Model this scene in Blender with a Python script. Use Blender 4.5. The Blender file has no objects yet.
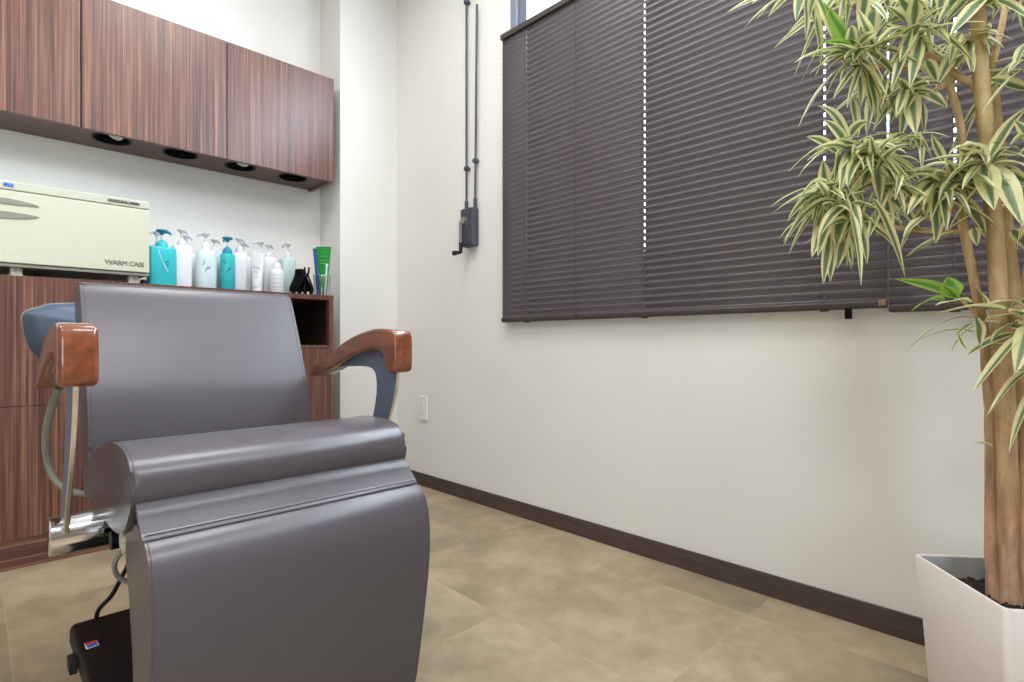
import bpy, bmesh, math, random
from mathutils import Vector, Matrix, Euler
random.seed(7)
C = bpy.context.scene.collection
S = bpy.context.scene
PI = math.pi

# ------------------------------------------------------------------ camera
F_PX, CX, CY = 550.0, 512.0, 342.5
EYE = 0.75
ANG = math.radians(45.57)
FW = Vector((math.cos(ANG), math.sin(ANG), 0))
RT = Vector((math.sin(ANG), -math.cos(ANG), 0))


def at(px, py, d):
    """photo pixel + distance along the view -> point in the room"""
    return FW * d + RT * ((px - CX) / F_PX * d) + Vector((0, 0, EYE + (CY - py) / F_PX * d))


def on_y(px, y):
    """X of the point seen at column px on the plane Y = y, and its distance"""
    l = (px - CX) / F_PX
    d = y / (FW.y + RT.y * l)
    return d * (FW.x + RT.x * l), d


def on_y_z(px, py, y):
    x, d = on_y(px, y)
    return x, EYE + (CY - py) / F_PX * d


cam_d = bpy.data.cameras.new('camera')
cam = bpy.data.objects.new('camera', cam_d)
C.objects.link(cam)
cam.location = (0, 0, EYE)
cam.rotation_euler = (PI / 2, 0, ANG - PI / 2)
cam_d.sensor_width = 36
cam_d.lens = F_PX / 1024 * 36
cam_d.shift_y = 1.5 / 1024
cam_d.clip_start = 0.02
S.camera = cam

# ------------------------------------------------------------------ materials


def srgb(r, g, b):
    def f(c):
        c /= 255
        return c / 12.92 if c <= .04045 else ((c + .055) / 1.055) ** 2.4
    return (f(r), f(g), f(b), 1)


def new_mat(name):
    m = bpy.data.materials.new(name)
    m.use_nodes = True
    nt = m.node_tree
    b = nt.nodes['Principled BSDF']
    return m, nt, b


def lk(nt, a, b):
    nt.links.new(a, b)


def noise(nt, vec, scale, detail=3, rough=.5):
    n = nt.nodes.new('ShaderNodeTexNoise')
    n.inputs['Scale'].default_value = scale
    n.inputs['Detail'].default_value = detail
    n.inputs['Roughness'].default_value = rough
    lk(nt, vec, n.inputs['Vector'])
    return n.outputs['Fac']


def ramp(nt, fac, stops):
    r = nt.nodes.new('ShaderNodeValToRGB')
    el = r.color_ramp.elements
    while len(el) < len(stops):
        el.new(.5)
    for e, (p, c) in zip(el, stops):
        e.position = p
        e.color = c
    lk(nt, fac, r.inputs['Fac'])
    return r.outputs['Color']


def mapped(nt, scale, src='pos', rot=(0, 0, 0)):
    if src == 'pos':
        o = nt.nodes.new('ShaderNodeNewGeometry').outputs['Position']
    else:
        o = nt.nodes.new('ShaderNodeTexCoord').outputs[src]
    mp = nt.nodes.new('ShaderNodeMapping')
    mp.inputs['Scale'].default_value = scale
    mp.inputs['Rotation'].default_value = rot
    lk(nt, o, mp.inputs['Vector'])
    return mp.outputs['Vector']


def bump(nt, b, h, strength, dist=.001):
    n = nt.nodes.new('ShaderNodeBump')
    n.inputs['Strength'].default_value = strength
    n.inputs['Distance'].default_value = dist
    lk(nt, h, n.inputs['Height'])
    lk(nt, n.outputs['Normal'], b.inputs['Normal'])


def math_node(nt, op, a, b=None, c=None):
    n = nt.nodes.new('ShaderNodeMath')
    n.operation = op
    for i, v in enumerate((a, b, c)):
        if v is None:
            continue
        if isinstance(v, (int, float)):
            n.inputs[i].default_value = v
        else:
            lk(nt, v, n.inputs[i])
    return n.outputs[0]


def plain(name, col, rough=.5, metal=0, var=.06, scale=25, coat=0, spec=.5, bmp=0, bscale=300, trans=0, ior=1.45, alpha=1):
    m, nt, b = new_mat(name)
    v = mapped(nt, (1, 1, 1))
    f = noise(nt, v, scale)
    d = tuple(max(0, c * (1 - var)) for c in col[:3]) + (1,)
    l = tuple(min(1, c * (1 + var)) for c in col[:3]) + (1,)
    lk(nt, ramp(nt, f, [(.3, d), (.7, l)]), b.inputs['Base Color'])
    b.inputs['Roughness'].default_value = rough
    b.inputs['Metallic'].default_value = metal
    b.inputs['Coat Weight'].default_value = coat
    b.inputs['Coat Roughness'].default_value = .08
    b.inputs['Specular IOR Level'].default_value = spec
    b.inputs['Transmission Weight'].default_value = trans
    b.inputs['IOR'].default_value = ior
    b.inputs['Alpha'].default_value = alpha
    if bmp:
        bump(nt, b, noise(nt, v, bscale, 2), bmp)
    return m


def striped_wood(name, scale, rough=.32):
    m, nt, b = new_mat(name)
    v = mapped(nt, scale)
    f1 = noise(nt, v, 1.0, 2.5, .62)
    v2 = mapped(nt, tuple(s * 4.1 for s in scale))
    f2 = noise(nt, v2, 1.0, 1.5)
    v3 = mapped(nt, tuple(s * .22 for s in scale))
    f3 = noise(nt, v3, 1.0, 1.0)
    mix = math_node(nt, 'ADD', math_node(nt, 'MULTIPLY', f1, .55), math_node(nt, 'MULTIPLY', f2, .35))
    mix = math_node(nt, 'ADD', mix, math_node(nt, 'MULTIPLY', f3, .10))
    col = ramp(nt, mix, [(.36, srgb(58, 37, 35)), (.45, srgb(90, 59, 53)), (.53, srgb(114, 76, 65)), (.64, srgb(154, 110, 89))])
    lk(nt, col, b.inputs['Base Color'])
    b.inputs['Roughness'].default_value = rough
    b.inputs['Specular IOR Level'].default_value = .5
    return m


M = {}
M['wood'] = striped_wood('zebrawood_laminate', (118, 118, 1.0))
M['wood_h'] = striped_wood('zebrawood_laminate_lengthwise', (1.3, 70, 118))
M['carcass'] = plain('brown_laminate', srgb(92, 66, 60), .4)
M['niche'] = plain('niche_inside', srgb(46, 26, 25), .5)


def make_wall():
    m, nt, b = new_mat('white_wallpaper')
    v = mapped(nt, (1, 1, 1))
    lk(nt, ramp(nt, noise(nt, v, 1.6), [(.35, srgb(233, 232, 228)), (.65, srgb(238, 237, 233))]), b.inputs['Base Color'])
    b.inputs['Roughness'].default_value = .75
    v2 = mapped(nt, (1, 1, .35))
    bump(nt, b, noise(nt, v2, 420, 2), .12, .001)
    return m


M['wall'] = make_wall()
M['far_wall'] = plain('taupe_far_wall', srgb(150, 140, 130), .7, var=.02, scale=2)


def make_floor():
    m, nt, b = new_mat('stone_look_tile')
    pos = nt.nodes.new('ShaderNodeNewGeometry').outputs['Position']
    sp = nt.nodes.new('ShaderNodeSeparateXYZ')
    lk(nt, pos, sp.inputs[0])
    sz = .487
    gx = math_node(nt, 'DIVIDE', math_node(nt, 'SUBTRACT', sp.outputs[0], 1.525 - 20 * sz), sz)
    gy = math_node(nt, 'DIVIDE', math_node(nt, 'SUBTRACT', sp.outputs[1], 1.108 - 20 * sz), sz)
    fx, fy = math_node(nt, 'FRACT', gx), math_node(nt, 'FRACT', gy)
    ex = math_node(nt, 'MINIMUM', fx, math_node(nt, 'SUBTRACT', 1, fx))
    ey = math_node(nt, 'MINIMUM', fy, math_node(nt, 'SUBTRACT', 1, fy))
    e = math_node(nt, 'MINIMUM', ex, ey)
    seam = math_node(nt, 'LESS_THAN', e, .0028)
    cell = nt.nodes.new('ShaderNodeCombineXYZ')
    lk(nt, math_node(nt, 'FLOOR', gx), cell.inputs[0])
    lk(nt, math_node(nt, 'FLOOR', gy), cell.inputs[1])
    wn = nt.nodes.new('ShaderNodeTexWhiteNoise')
    wn.noise_dimensions = '3D'
    lk(nt, cell.outputs[0], wn.inputs['Vector'])
    # shift the mottling from tile to tile
    off = nt.nodes.new('ShaderNodeVectorMath')
    off.operation = 'MULTIPLY_ADD'
    lk(nt, wn.outputs['Color'], off.inputs[0])
    off.inputs[1].default_value = (5, 5, 5)
    lk(nt, pos, off.inputs[2])
    f1 = noise(nt, off.outputs[0], 3.4, 6, .6)
    f2 = noise(nt, off.outputs[0], 14, 5, .6)
    mix = math_node(nt, 'ADD', math_node(nt, 'MULTIPLY', f1, .7), math_node(nt, 'MULTIPLY', f2, .3))
    mix = math_node(nt, 'ADD', mix, math_node(nt, 'MULTIPLY', math_node(nt, 'SUBTRACT', wn.outputs['Value'], .5), .10))
    col = ramp(nt, mix, [(.33, srgb(136, 121, 99)), (.5, srgb(164, 148, 121)), (.66, srgb(188, 172, 143))])
    mx = nt.nodes.new('ShaderNodeMix')
    mx.data_type = 'RGBA'
    lk(nt, math_node(nt, 'MULTIPLY', seam, .38), mx.inputs['Factor'])
    lk(nt, col, mx.inputs['A'])
    mx.inputs['B'].default_value = srgb(192, 176, 146)
    lk(nt, mx.outputs['Result'], b.inputs['Base Color'])
    lk(nt, math_node(nt, 'ADD', math_node(nt, 'MULTIPLY', f2, .2), .38), b.inputs['Roughness'])
    bump(nt, b, mix, .08, .002)
    return m


M['floor'] = make_floor()
M['baseboard'] = striped_wood('dark_baseboard', (14, 14, 110), .5)
for n in M['baseboard'].node_tree.nodes:
    if n.type == 'VALTORGB':
        for e, c in zip(n.color_ramp.elements, ((66, 54, 51), (74, 61, 57), (82, 67, 63), (90, 74, 69))):
            e.color = srgb(*c)
M['leather'] = plain('grey_leather', srgb(86, 81, 87), .28, var=.03, bmp=.18, bscale=520, spec=.62)
M['leather'].node_tree.nodes['Principled BSDF'].inputs['Coat Roughness'].default_value = .3
M['navy'] = plain('blue_grey_vinyl', srgb(72, 86, 106), .42, var=.03, bmp=.1, bscale=500)
M['panel'] = plain('blue_grey_panel', srgb(98, 108, 126), .45, var=.03)
M['seam'] = plain('stitched_seam', srgb(88, 80, 84), .5, var=.1)
M['chrome'] = plain('chrome', (.82, .82, .83, 1), .09, 1, var=.01)
M['brushed'] = plain('polished_edge', (.80, .78, .74, 1), .22, 1, var=.02)
M['black'] = plain('black_plastic', srgb(14, 14, 17), .42, var=.1, spec=.15)
M['black_soft'] = plain('black_rubber', srgb(22, 22, 24), .55, var=.1)
M['hose'] = plain('grey_green_hose', srgb(128, 128, 116), .4)
M['cream_plastic'] = plain('cream_plastic', srgb(206, 202, 176), .45)
M['red'] = plain('red_print', srgb(205, 60, 55), .4)
M['blue'] = plain('blue_print', srgb(50, 95, 185), .4)


def make_armwood():
    m, nt, b = new_mat('varnished_armrest_wood')
    v = mapped(nt, (60, 5, 60))
    f = noise(nt, v, 1, 3)
    lk(nt, ramp(nt, f, [(.3, srgb(104, 52, 28)), (.5, srgb(126, 66, 36)), (.7, srgb(146, 80, 44))]), b.inputs['Base Color'])
    b.inputs['Roughness'].default_value = .3
    b.inputs['Coat Weight'].default_value = 1
    b.inputs['Coat Roughness'].default_value = .07
    return m


M['armwood'] = make_armwood()
M['slat'] = plain('dark_brown_slat', srgb(92, 84, 89), .36, var=.03, spec=.5)
M['rail'] = plain('dark_brown_rail', srgb(70, 60, 60), .4, var=.05)
M['cord'] = plain('brown_cord', srgb(72, 62, 62), .7)
M['tan'] = plain('tan_end_cap', srgb(140, 118, 100), .5)
M['frame'] = plain('grey_window_frame', srgb(120, 126, 140), .4, var=.02)
M['operator'] = plain('dark_grey_operator', srgb(70, 70, 84), .42, var=.04)
M['operator_light'] = plain('grey_crank_arm', srgb(128, 128, 130), .35)
M['white_plastic'] = plain('white_plastic', srgb(236, 233, 228), .4, var=.01)
M['pot'] = plain('white_pot_plastic', srgb(236, 229, 226), .45, var=.01)
M['pot_in'] = plain('pot_inside_grey', srgb(186, 188, 190), .5, var=.03)
M['warmer'] = plain('cream_enamel', srgb(203, 205, 184), .3, var=.01)
M['warmer_shell'] = plain('pale_grey_green_shell', srgb(196, 198, 182), .35, var=.01)
M['grey'] = plain('grey_plastic', srgb(140, 138, 128), .45)
M['ink'] = plain('grey_ink', srgb(70, 72, 78), .6)
M['inkdark'] = plain('dark_ink', srgb(34, 52, 66), .6)
M['teal'] = plain('teal_plastic', srgb(58, 188, 198), .25, var=.03)
M['teal_dk'] = plain('deep_turquoise_plastic', srgb(28, 138, 168), .3, var=.03)
M['bottle_w'] = plain('white_bottle', srgb(232, 235, 240), .3, var=.01)
M['bottle_p'] = plain('pale_blue_bottle', srgb(208, 224, 232), .3, var=.01)
M['bottle_m'] = plain('mint_bottle', srgb(196, 220, 218), .3, var=.01)
M['pump_w'] = plain('frosted_pump', srgb(216, 220, 230), .35, var=.01)
M['green'] = plain('green_tube', srgb(34, 138, 52), .35, var=.03)
M['green_lt'] = plain('pale_green_print', srgb(120, 190, 120), .5)
M['dkgreen'] = plain('dark_green', srgb(16, 66, 52), .4)
M['blue_tube'] = plain('blue_tube', srgb(62, 96, 170), .35)
M['soil'] = plain('potting_soil', srgb(52, 44, 38), .95, var=.5, scale=160, bmp=1, bscale=200)


def glassy(name, tint, alpha, rough=.03):
    m, nt, b = new_mat(name)
    nt.nodes.remove(b)
    tr = nt.nodes.new('ShaderNodeBsdfTransparent')
    tr.inputs['Color'].default_value = tint
    gl = nt.nodes.new('ShaderNodeBsdfGlossy')
    gl.inputs['Roughness'].default_value = rough
    fr = nt.nodes.new('ShaderNodeLayerWeight')
    fr.inputs['Blend'].default_value = .12
    mx = nt.nodes.new('ShaderNodeMixShader')
    lk(nt, math_node(nt, 'ADD', math_node(nt, 'MULTIPLY', fr.outputs['Fresnel'], .6), alpha), mx.inputs[0])
    lk(nt, tr.outputs[0], mx.inputs[1])
    lk(nt, gl.outputs[0], mx.inputs[2])
    lk(nt, mx.outputs[0], nt.nodes['Material Output'].inputs['Surface'])
    return m


M['glass'] = glassy('window_glass', (.97, .985, 1, 1), 0)
M['cup'] = glassy('clear_plastic', (.90, .94, .93, 1), .10, .12)
M['lens'] = plain('lamp_lens', srgb(214, 214, 208), .25)


def make_leaf(name, edge, mid, mid2):
    m, nt, b = new_mat(name)
    uv = nt.nodes.new('ShaderNodeTexCoord').outputs['UV']
    sp = nt.nodes.new('ShaderNodeSeparateXYZ')
    lk(nt, uv, sp.inputs[0])
    mp = nt.nodes.new('ShaderNodeMapping')
    mp.inputs['Scale'].default_value = (22, .8, 1)
    lk(nt, uv, mp.inputs['Vector'])
    streak = noise(nt, mp.outputs['Vector'], 1.0, 2)
    u = math_node(nt, 'ABSOLUTE', math_node(nt, 'SUBTRACT', math_node(nt, 'FRACT', sp.outputs[0]), .5))
    # stripe width differs from leaf to leaf (whole part of U is a leaf number)
    wn = nt.nodes.new('ShaderNodeTexWhiteNoise')
    wn.noise_dimensions = '1D'
    lk(nt, math_node(nt, 'FLOOR', sp.outputs[0]), wn.inputs['W'])
    u = math_node(nt, 'ADD', u, math_node(nt, 'MULTIPLY', math_node(nt, 'SUBTRACT', wn.outputs['Value'], .5), .10))
    u = math_node(nt, 'ADD', u, math_node(nt, 'MULTIPLY', math_node(nt, 'SUBTRACT', streak, .5), .20))
    col = ramp(nt, u, [(.02, mid2), (.16, mid), (.23, edge), (.5, edge)])
    lk(nt, col, b.inputs['Base Color'])
    b.inputs['Roughness'].default_value = .36
    b.inputs['Specular IOR Level'].default_value = .5
    tl = nt.nodes.new('ShaderNodeBsdfTranslucent')
    lk(nt, col, tl.inputs['Color'])
    mx = nt.nodes.new('ShaderNodeMixShader')
    mx.inputs[0].default_value = .38
    lk(nt, b.outputs[0], mx.inputs[1])
    lk(nt, tl.outputs[0], mx.inputs[2])
    lk(nt, mx.outputs[0], nt.nodes['Material Output'].inputs['Surface'])
    return m


M['leaf'] = make_leaf('variegated_leaf', srgb(242, 238, 188), srgb(136, 156, 110), srgb(112, 136, 104))
M['leaf_young'] = make_leaf('young_leaf', srgb(168, 206, 96), srgb(112, 172, 62), srgb(96, 158, 56))


def make_bark():
    m, nt, b = new_mat('cane_bark')
    v = mapped(nt, (40, 40, 9))
    f = noise(nt, v, 1, 4, .6)
    z = nt.nodes.new('ShaderNodeSeparateXYZ')
    lk(nt, nt.nodes.new('ShaderNodeNewGeometry').outputs['Position'], z.inputs[0])
    old = math_node(nt, 'MULTIPLY', math_node(nt, 'SUBTRACT', .95, z.outputs[2]), 1.4)
    mx = nt.nodes.new('ShaderNodeMix')
    mx.data_type = 'RGBA'
    lk(nt, old, mx.inputs['Factor'])
    lk(nt, ramp(nt, f, [(.3, srgb(160, 132, 94)), (.55, srgb(196, 168, 124)), (.75, srgb(216, 194, 152))]), mx.inputs['A'])
    lk(nt, ramp(nt, f, [(.3, srgb(142, 100, 78)), (.55, srgb(190, 146, 118)), (.75, srgb(220, 184, 154))]), mx.inputs['B'])
    lk(nt, mx.outputs['Result'], b.inputs['Base Color'])
    b.inputs['Roughness'].default_value = .7
    bump(nt, b, noise(nt, mapped(nt, (30, 30, 160)), 1, 2), .4, .003)
    return m


M['bark'] = make_bark()

# ------------------------------------------------------------------ mesh helpers


def obj(name, bm, mat, parent=None, smooth=True, bevel=0, seg=2, angle=40):
    """link a bmesh (built in room coordinates) as ONE mesh object"""
    off = parent_world(parent) if parent else Vector((0, 0, 0))
    bmesh.ops.translate(bm, verts=bm.verts, vec=-off)
    if name not in NO_RECALC:
        bmesh.ops.recalc_face_normals(bm, faces=bm.faces)
    me = bpy.data.meshes.new(name)
    bm.to_mesh(me)
    bm.free()
    o = bpy.data.objects.new(name, me)
    C.objects.link(o)
    mats = mat if isinstance(mat, (list, tuple)) else [mat]
    for m in mats:
        me.materials.append(M[m] if isinstance(m, str) else m)
    if smooth:
        me.polygons.foreach_set('use_smooth', [True] * len(me.polygons))
        me.set_sharp_from_angle(angle=math.radians(angle))
    if bevel:
        md = o.modifiers.new('bevel', 'BEVEL')
        md.width = bevel
        md.segments = seg
        md.limit_method = 'ANGLE'
        md.angle_limit = math.radians(35)
        md.harden_normals = True
    if parent:
        o.parent = parent
    return o


NO_RECALC = {'leaf_rosette', 'young_shoot'}


def parent_world(p):
    v = Vector((0, 0, 0))
    while p is not None:
        v += p.location
        p = p.parent
    return v


def thing(name, label, cat, loc, group=None):
    o = bpy.data.objects.new(name, None)
    o.empty_display_size = .05
    C.objects.link(o)
    o.location = loc
    return tag(o, label, cat, group)


def tag(o, label, cat, group=None):
    o['label'] = label
    o['category'] = cat
    if group:
        o['group'] = group
    return o


def struct(name, bm, mat, parent=None, **k):
    o = obj(name, bm, mat, parent, **k)
    o['kind'] = 'structure'
    return o


def box(bm, x0, x1, y0, y1, z0, z1, rot=None, pivot=None):
    r = bmesh.ops.create_cube(bm, size=1)
    for v in r['verts']:
        v.co = Vector((x0 + (v.co.x + .5) * (x1 - x0), y0 + (v.co.y + .5) * (y1 - y0), z0 + (v.co.z + .5) * (z1 - z0)))
    if rot is not None:
        pv = Vector(pivot) if pivot is not None else Vector(((x0 + x1) / 2, (y0 + y1) / 2, (z0 + z1) / 2))
        bmesh.ops.rotate(bm, verts=r['verts'], cent=pv, matrix=rot)
    return r['verts']


def ring_frame(d):
    d = d.normalized()
    a = Vector((0, 0, 1)) if abs(d.z) < .9 else Vector((1, 0, 0))
    s = d.cross(a).normalized()
    return s, s.cross(d).normalized()


def tube(bm, pts, radii, n=10, caps=True):
    pts = [Vector(p) for p in pts]
    if isinstance(radii, (int, float)):
        radii = [radii] * len(pts)
    rings = []
    s = None
    for i, p in enumerate(pts):
        d = (pts[min(i + 1, len(pts) - 1)] - pts[max(i - 1, 0)]).normalized()
        if s is None:
            s, t = ring_frame(d)
        else:
            s = (s - d * s.dot(d)).normalized()
            t = s.cross(d).normalized()
        rings.append([bm.verts.new(p + (s * math.cos(2 * PI * k / n) + t * math.sin(2 * PI * k / n)) * radii[i]) for k in range(n)])
    for a, b in zip(rings, rings[1:]):
        for k in range(n):
            bm.faces.new((a[k], a[(k + 1) % n], b[(k + 1) % n], b[k]))
    if caps:
        bm.faces.new(rings[0][::-1])
        bm.faces.new(rings[-1])
    return rings


def smooth_path(pts, sub=6):
    """Catmull-Rom through the points (any dimension)"""
    P = [Vector(p) for p in pts]
    out = []
    for i in range(len(P) - 1):
        p0, p1, p2, p3 = P[max(i - 1, 0)], P[i], P[i + 1], P[min(i + 2, len(P) - 1)]
        for k in range(sub):
            t = k / sub
            out.append(.5 * ((2 * p1) + (p2 - p0) * t + (2 * p0 - 5 * p1 + 4 * p2 - p3) * t * t + (3 * p1 - p0 - 3 * p2 + p3) * t ** 3))
    out.append(P[-1])
    return out


def smooth_closed(pts, sub=5):
    P = [Vector(p) for p in pts]
    n = len(P)
    out = []
    for i in range(n):
        p0, p1, p2, p3 = P[i - 1], P[i], P[(i + 1) % n], P[(i + 2) % n]
        for k in range(sub):
            t = k / sub
            out.append(.5 * ((2 * p1) + (p2 - p0) * t + (2 * p0 - 5 * p1 + 4 * p2 - p3) * t * t + (3 * p1 - p0 - 3 * p2 + p3) * t ** 3))
    return out


def prism(bm, prof, x0, x1, rim=None, crown=0, nx=1):
    """profile of (Y, z) run along X, optional material index on the rim faces; crown bulges the middle"""
    if crown:
        nx = max(nx, 10)
    cy = sum(p[0] for p in prof) / len(prof)
    cz = sum(p[1] for p in prof) / len(prof)
    rows = []
    for i in range(nx + 1):
        t = i / nx
        k = 1 + crown * (1 - (2 * t - 1) ** 2)
        rows.append([bm.verts.new((x0 + (x1 - x0) * t, cy + (p[0] - cy) * k, cz + (p[1] - cz) * k)) for p in prof])
    n = len(prof)
    f0 = bm.faces.new(rows[0])
    f1 = bm.faces.new(rows[-1][::-1])
    for a, b in zip(rows, rows[1:]):
        for k in range(n):
            f = bm.faces.new((a[k], a[(k + 1) % n], b[(k + 1) % n], b[k]))
            if rim is not None:
                f.material_index = rim
    return f0, f1


def round_ends(bm, caps, r, seg=4):
    ed = {e for f in caps for e in f.edges}
    bmesh.ops.bevel(bm, geom=list(ed), offset=r, segments=seg, profile=.5, affect='EDGES', clamp_overlap=True)


def soft_prism(bm, prof, x0, x1, r, steps=5, ease=lambda p: 1):
    """profile of (Y, z) run along X with rounded-over ends"""
    n = len(prof)
    nor = []
    area2 = sum(prof[i - 1][0] * prof[i][1] - prof[i][0] * prof[i - 1][1] for i in range(n))
    sg = 1 if area2 > 0 else -1
    for i in range(n):
        dy, dz = prof[(i + 1) % n][0] - prof[i - 1][0], prof[(i + 1) % n][1] - prof[i - 1][1]
        l = math.hypot(dy, dz) or 1
        nor.append((-dz / l * sg, dy / l * sg))        # inward
    st = []
    for k in range(steps + 1):
        a = PI / 2 * k / steps
        st.append((x0 + r * (1 - math.sin(a)), r * (1 - math.cos(a))))
    st = st[::-1]
    st += [(x0 + x1 - x, q) for x, q in st[::-1]]
    rows = [[bm.verts.new((x, p[0] + m[0] * q * ease(p), p[1] + m[1] * q * ease(p))) for p, m in zip(prof, nor)] for x, q in st]
    for a, b in zip(rows, rows[1:]):
        for k in range(n):
            bm.faces.new((a[k], a[(k + 1) % n], b[(k + 1) % n], b[k]))
    caps = [bm.faces.new(rows[0]), bm.faces.new(rows[-1][::-1])]
    bmesh.ops.triangulate(bm, faces=caps, ngon_method='EAR_CLIP')


def lathe(bm, prof, center=(0, 0, 0), n=20, sx=1, sy=1, power=2, rot=0, cap=True):
    """rings of a superellipse: prof = [(radius, z)]"""
    c = Vector(center)
    rings = []
    for r, z in prof:
        ring = []
        for k in range(n):
            a = 2 * PI * k / n
            ca, sa = math.cos(a), math.sin(a)
            ex = math.copysign(abs(ca) ** (2 / power), ca) * r * sx
            ey = math.copysign(abs(sa) ** (2 / power), sa) * r * sy
            ring.append(bm.verts.new(c + Vector((ex * math.cos(rot) - ey * math.sin(rot), ex * math.sin(rot) + ey * math.cos(rot), z))))
        rings.append(ring)
    for a, b in zip(rings, rings[1:]):
        for k in range(n):
            bm.faces.new((a[k], a[(k + 1) % n], b[(k + 1) % n], b[k]))
    if cap:
        bm.faces.new(rings[0][::-1])
        bm.faces.new(rings[-1])
    return rings


def cyl(bm, a, b, r, n=20):
    return tube(bm, [a, b], r, n)


def B():
    return bmesh.new()


# ------------------------------------------------------------------ the room
XW, YB, YP, XP = 1.685, 2.86, 2.633, 1.346
XL, YF, ZC = -2.9, -3.0, 2.75
WY0, WY1, WZ0, WZ1 = -1.15, 1.744, 1.0, 2.62

bm = B(); box(bm, XL - .15, XW + .15, YF - .15, YB + .15, -.1, 0); struct('floor', bm, 'floor', smooth=False)
bm = B(); box(bm, XL - .15, XW + .15, YF - .15, YB + .15, ZC, ZC + .1); struct('ceiling', bm, 'wall', smooth=False)
bm = B(); box(bm, XL - .15, XW + .15, YB, YB + .15, 0, ZC); struct('wall_back', bm, 'wall', smooth=False)
bm = B(); box(bm, XP, XW, YP, YB, 0, ZC); struct('wall_pillar', bm, 'wall', smooth=False)
bm = B()
T = .16
box(bm, XW, XW + T, YF, WY0, 0, ZC)
box(bm, XW, XW + T, WY1, YB, 0, ZC)
box(bm, XW, XW + T, WY0, WY1, 0, WZ0)
box(bm, XW, XW + T, WY0, WY1, WZ1, ZC)
struct('wall_right', bm, 'wall', smooth=False)
# walls behind the viewer with their own openings
bm = B()
box(bm, XL - T, XL, YF, YB, 0, ZC)
struct('wall_left', bm, 'far_wall', smooth=False)
bm = B()
box(bm, XL, -2.5, YF - T, YF, 0, ZC); box(bm, -.9, XW, YF - T, YF, 0, ZC); box(bm, -2.5, -.9, YF - T, YF, 2.3, ZC); box(bm, -2.5, -.9, YF - T, YF, 0, .3)
struct('wall_front', bm, 'far_wall', smooth=False)

bm = B(); box(bm, XW - .008, XW, YF, YP - .008, 0, .066); struct('baseboard_right', bm, 'baseboard', bevel=.002)
bm = B(); box(bm, XP - .008, XW, YP - .008, YP, 0, .066); box(bm, XP - .008, XP, YP, YB, 0, .066); struct('baseboard_pillar', bm, 'baseboard', bevel=.002)

# window behind the blinds
fx0, fx1 = XW + .035, XW + .08
wf = B()
for y0, y1, z0, z1 in ((WY1 - .035, WY1, WZ0, WZ1), (WY0, WY0 + .035, WZ0, WZ1), (WY0, WY1, WZ0, WZ0 + .035), (WY0, WY1, WZ1 - .035, WZ1)):
    box(wf, fx0 - .02, fx1, y0, y1, z0, z1)
win = struct('window_1', wf, 'frame', bevel=.003)
sash = B()
mids = [WY1 - .035, WY1 - .035 - .955, WY1 - .035 - 1.91, WY0 + .035]
for ya, yb in zip(mids, mids[1:]):
    for y0, y1, z0, z1 in ((ya - .045, ya, WZ0 + .035, WZ1 - .035), (yb, yb + .045, WZ0 + .035, WZ1 - .035),
                           (yb, ya, WZ0 + .035, WZ0 + .08), (yb, ya, WZ1 - .08, WZ1 - .035)):
        box(sash, fx0, fx1 - .008, y0, y1, z0, z1)
obj('window_frame', sash, 'frame', win, bevel=.003)
gl = B(); box(gl, fx0 + .018, fx0 + .024, WY0 + .04, WY1 - .04, WZ0 + .05, WZ1 - .05)
obj('window_pane', gl, 'glass', win, smooth=False)

# ------------------------------------------------------------------ venetian blinds


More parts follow.
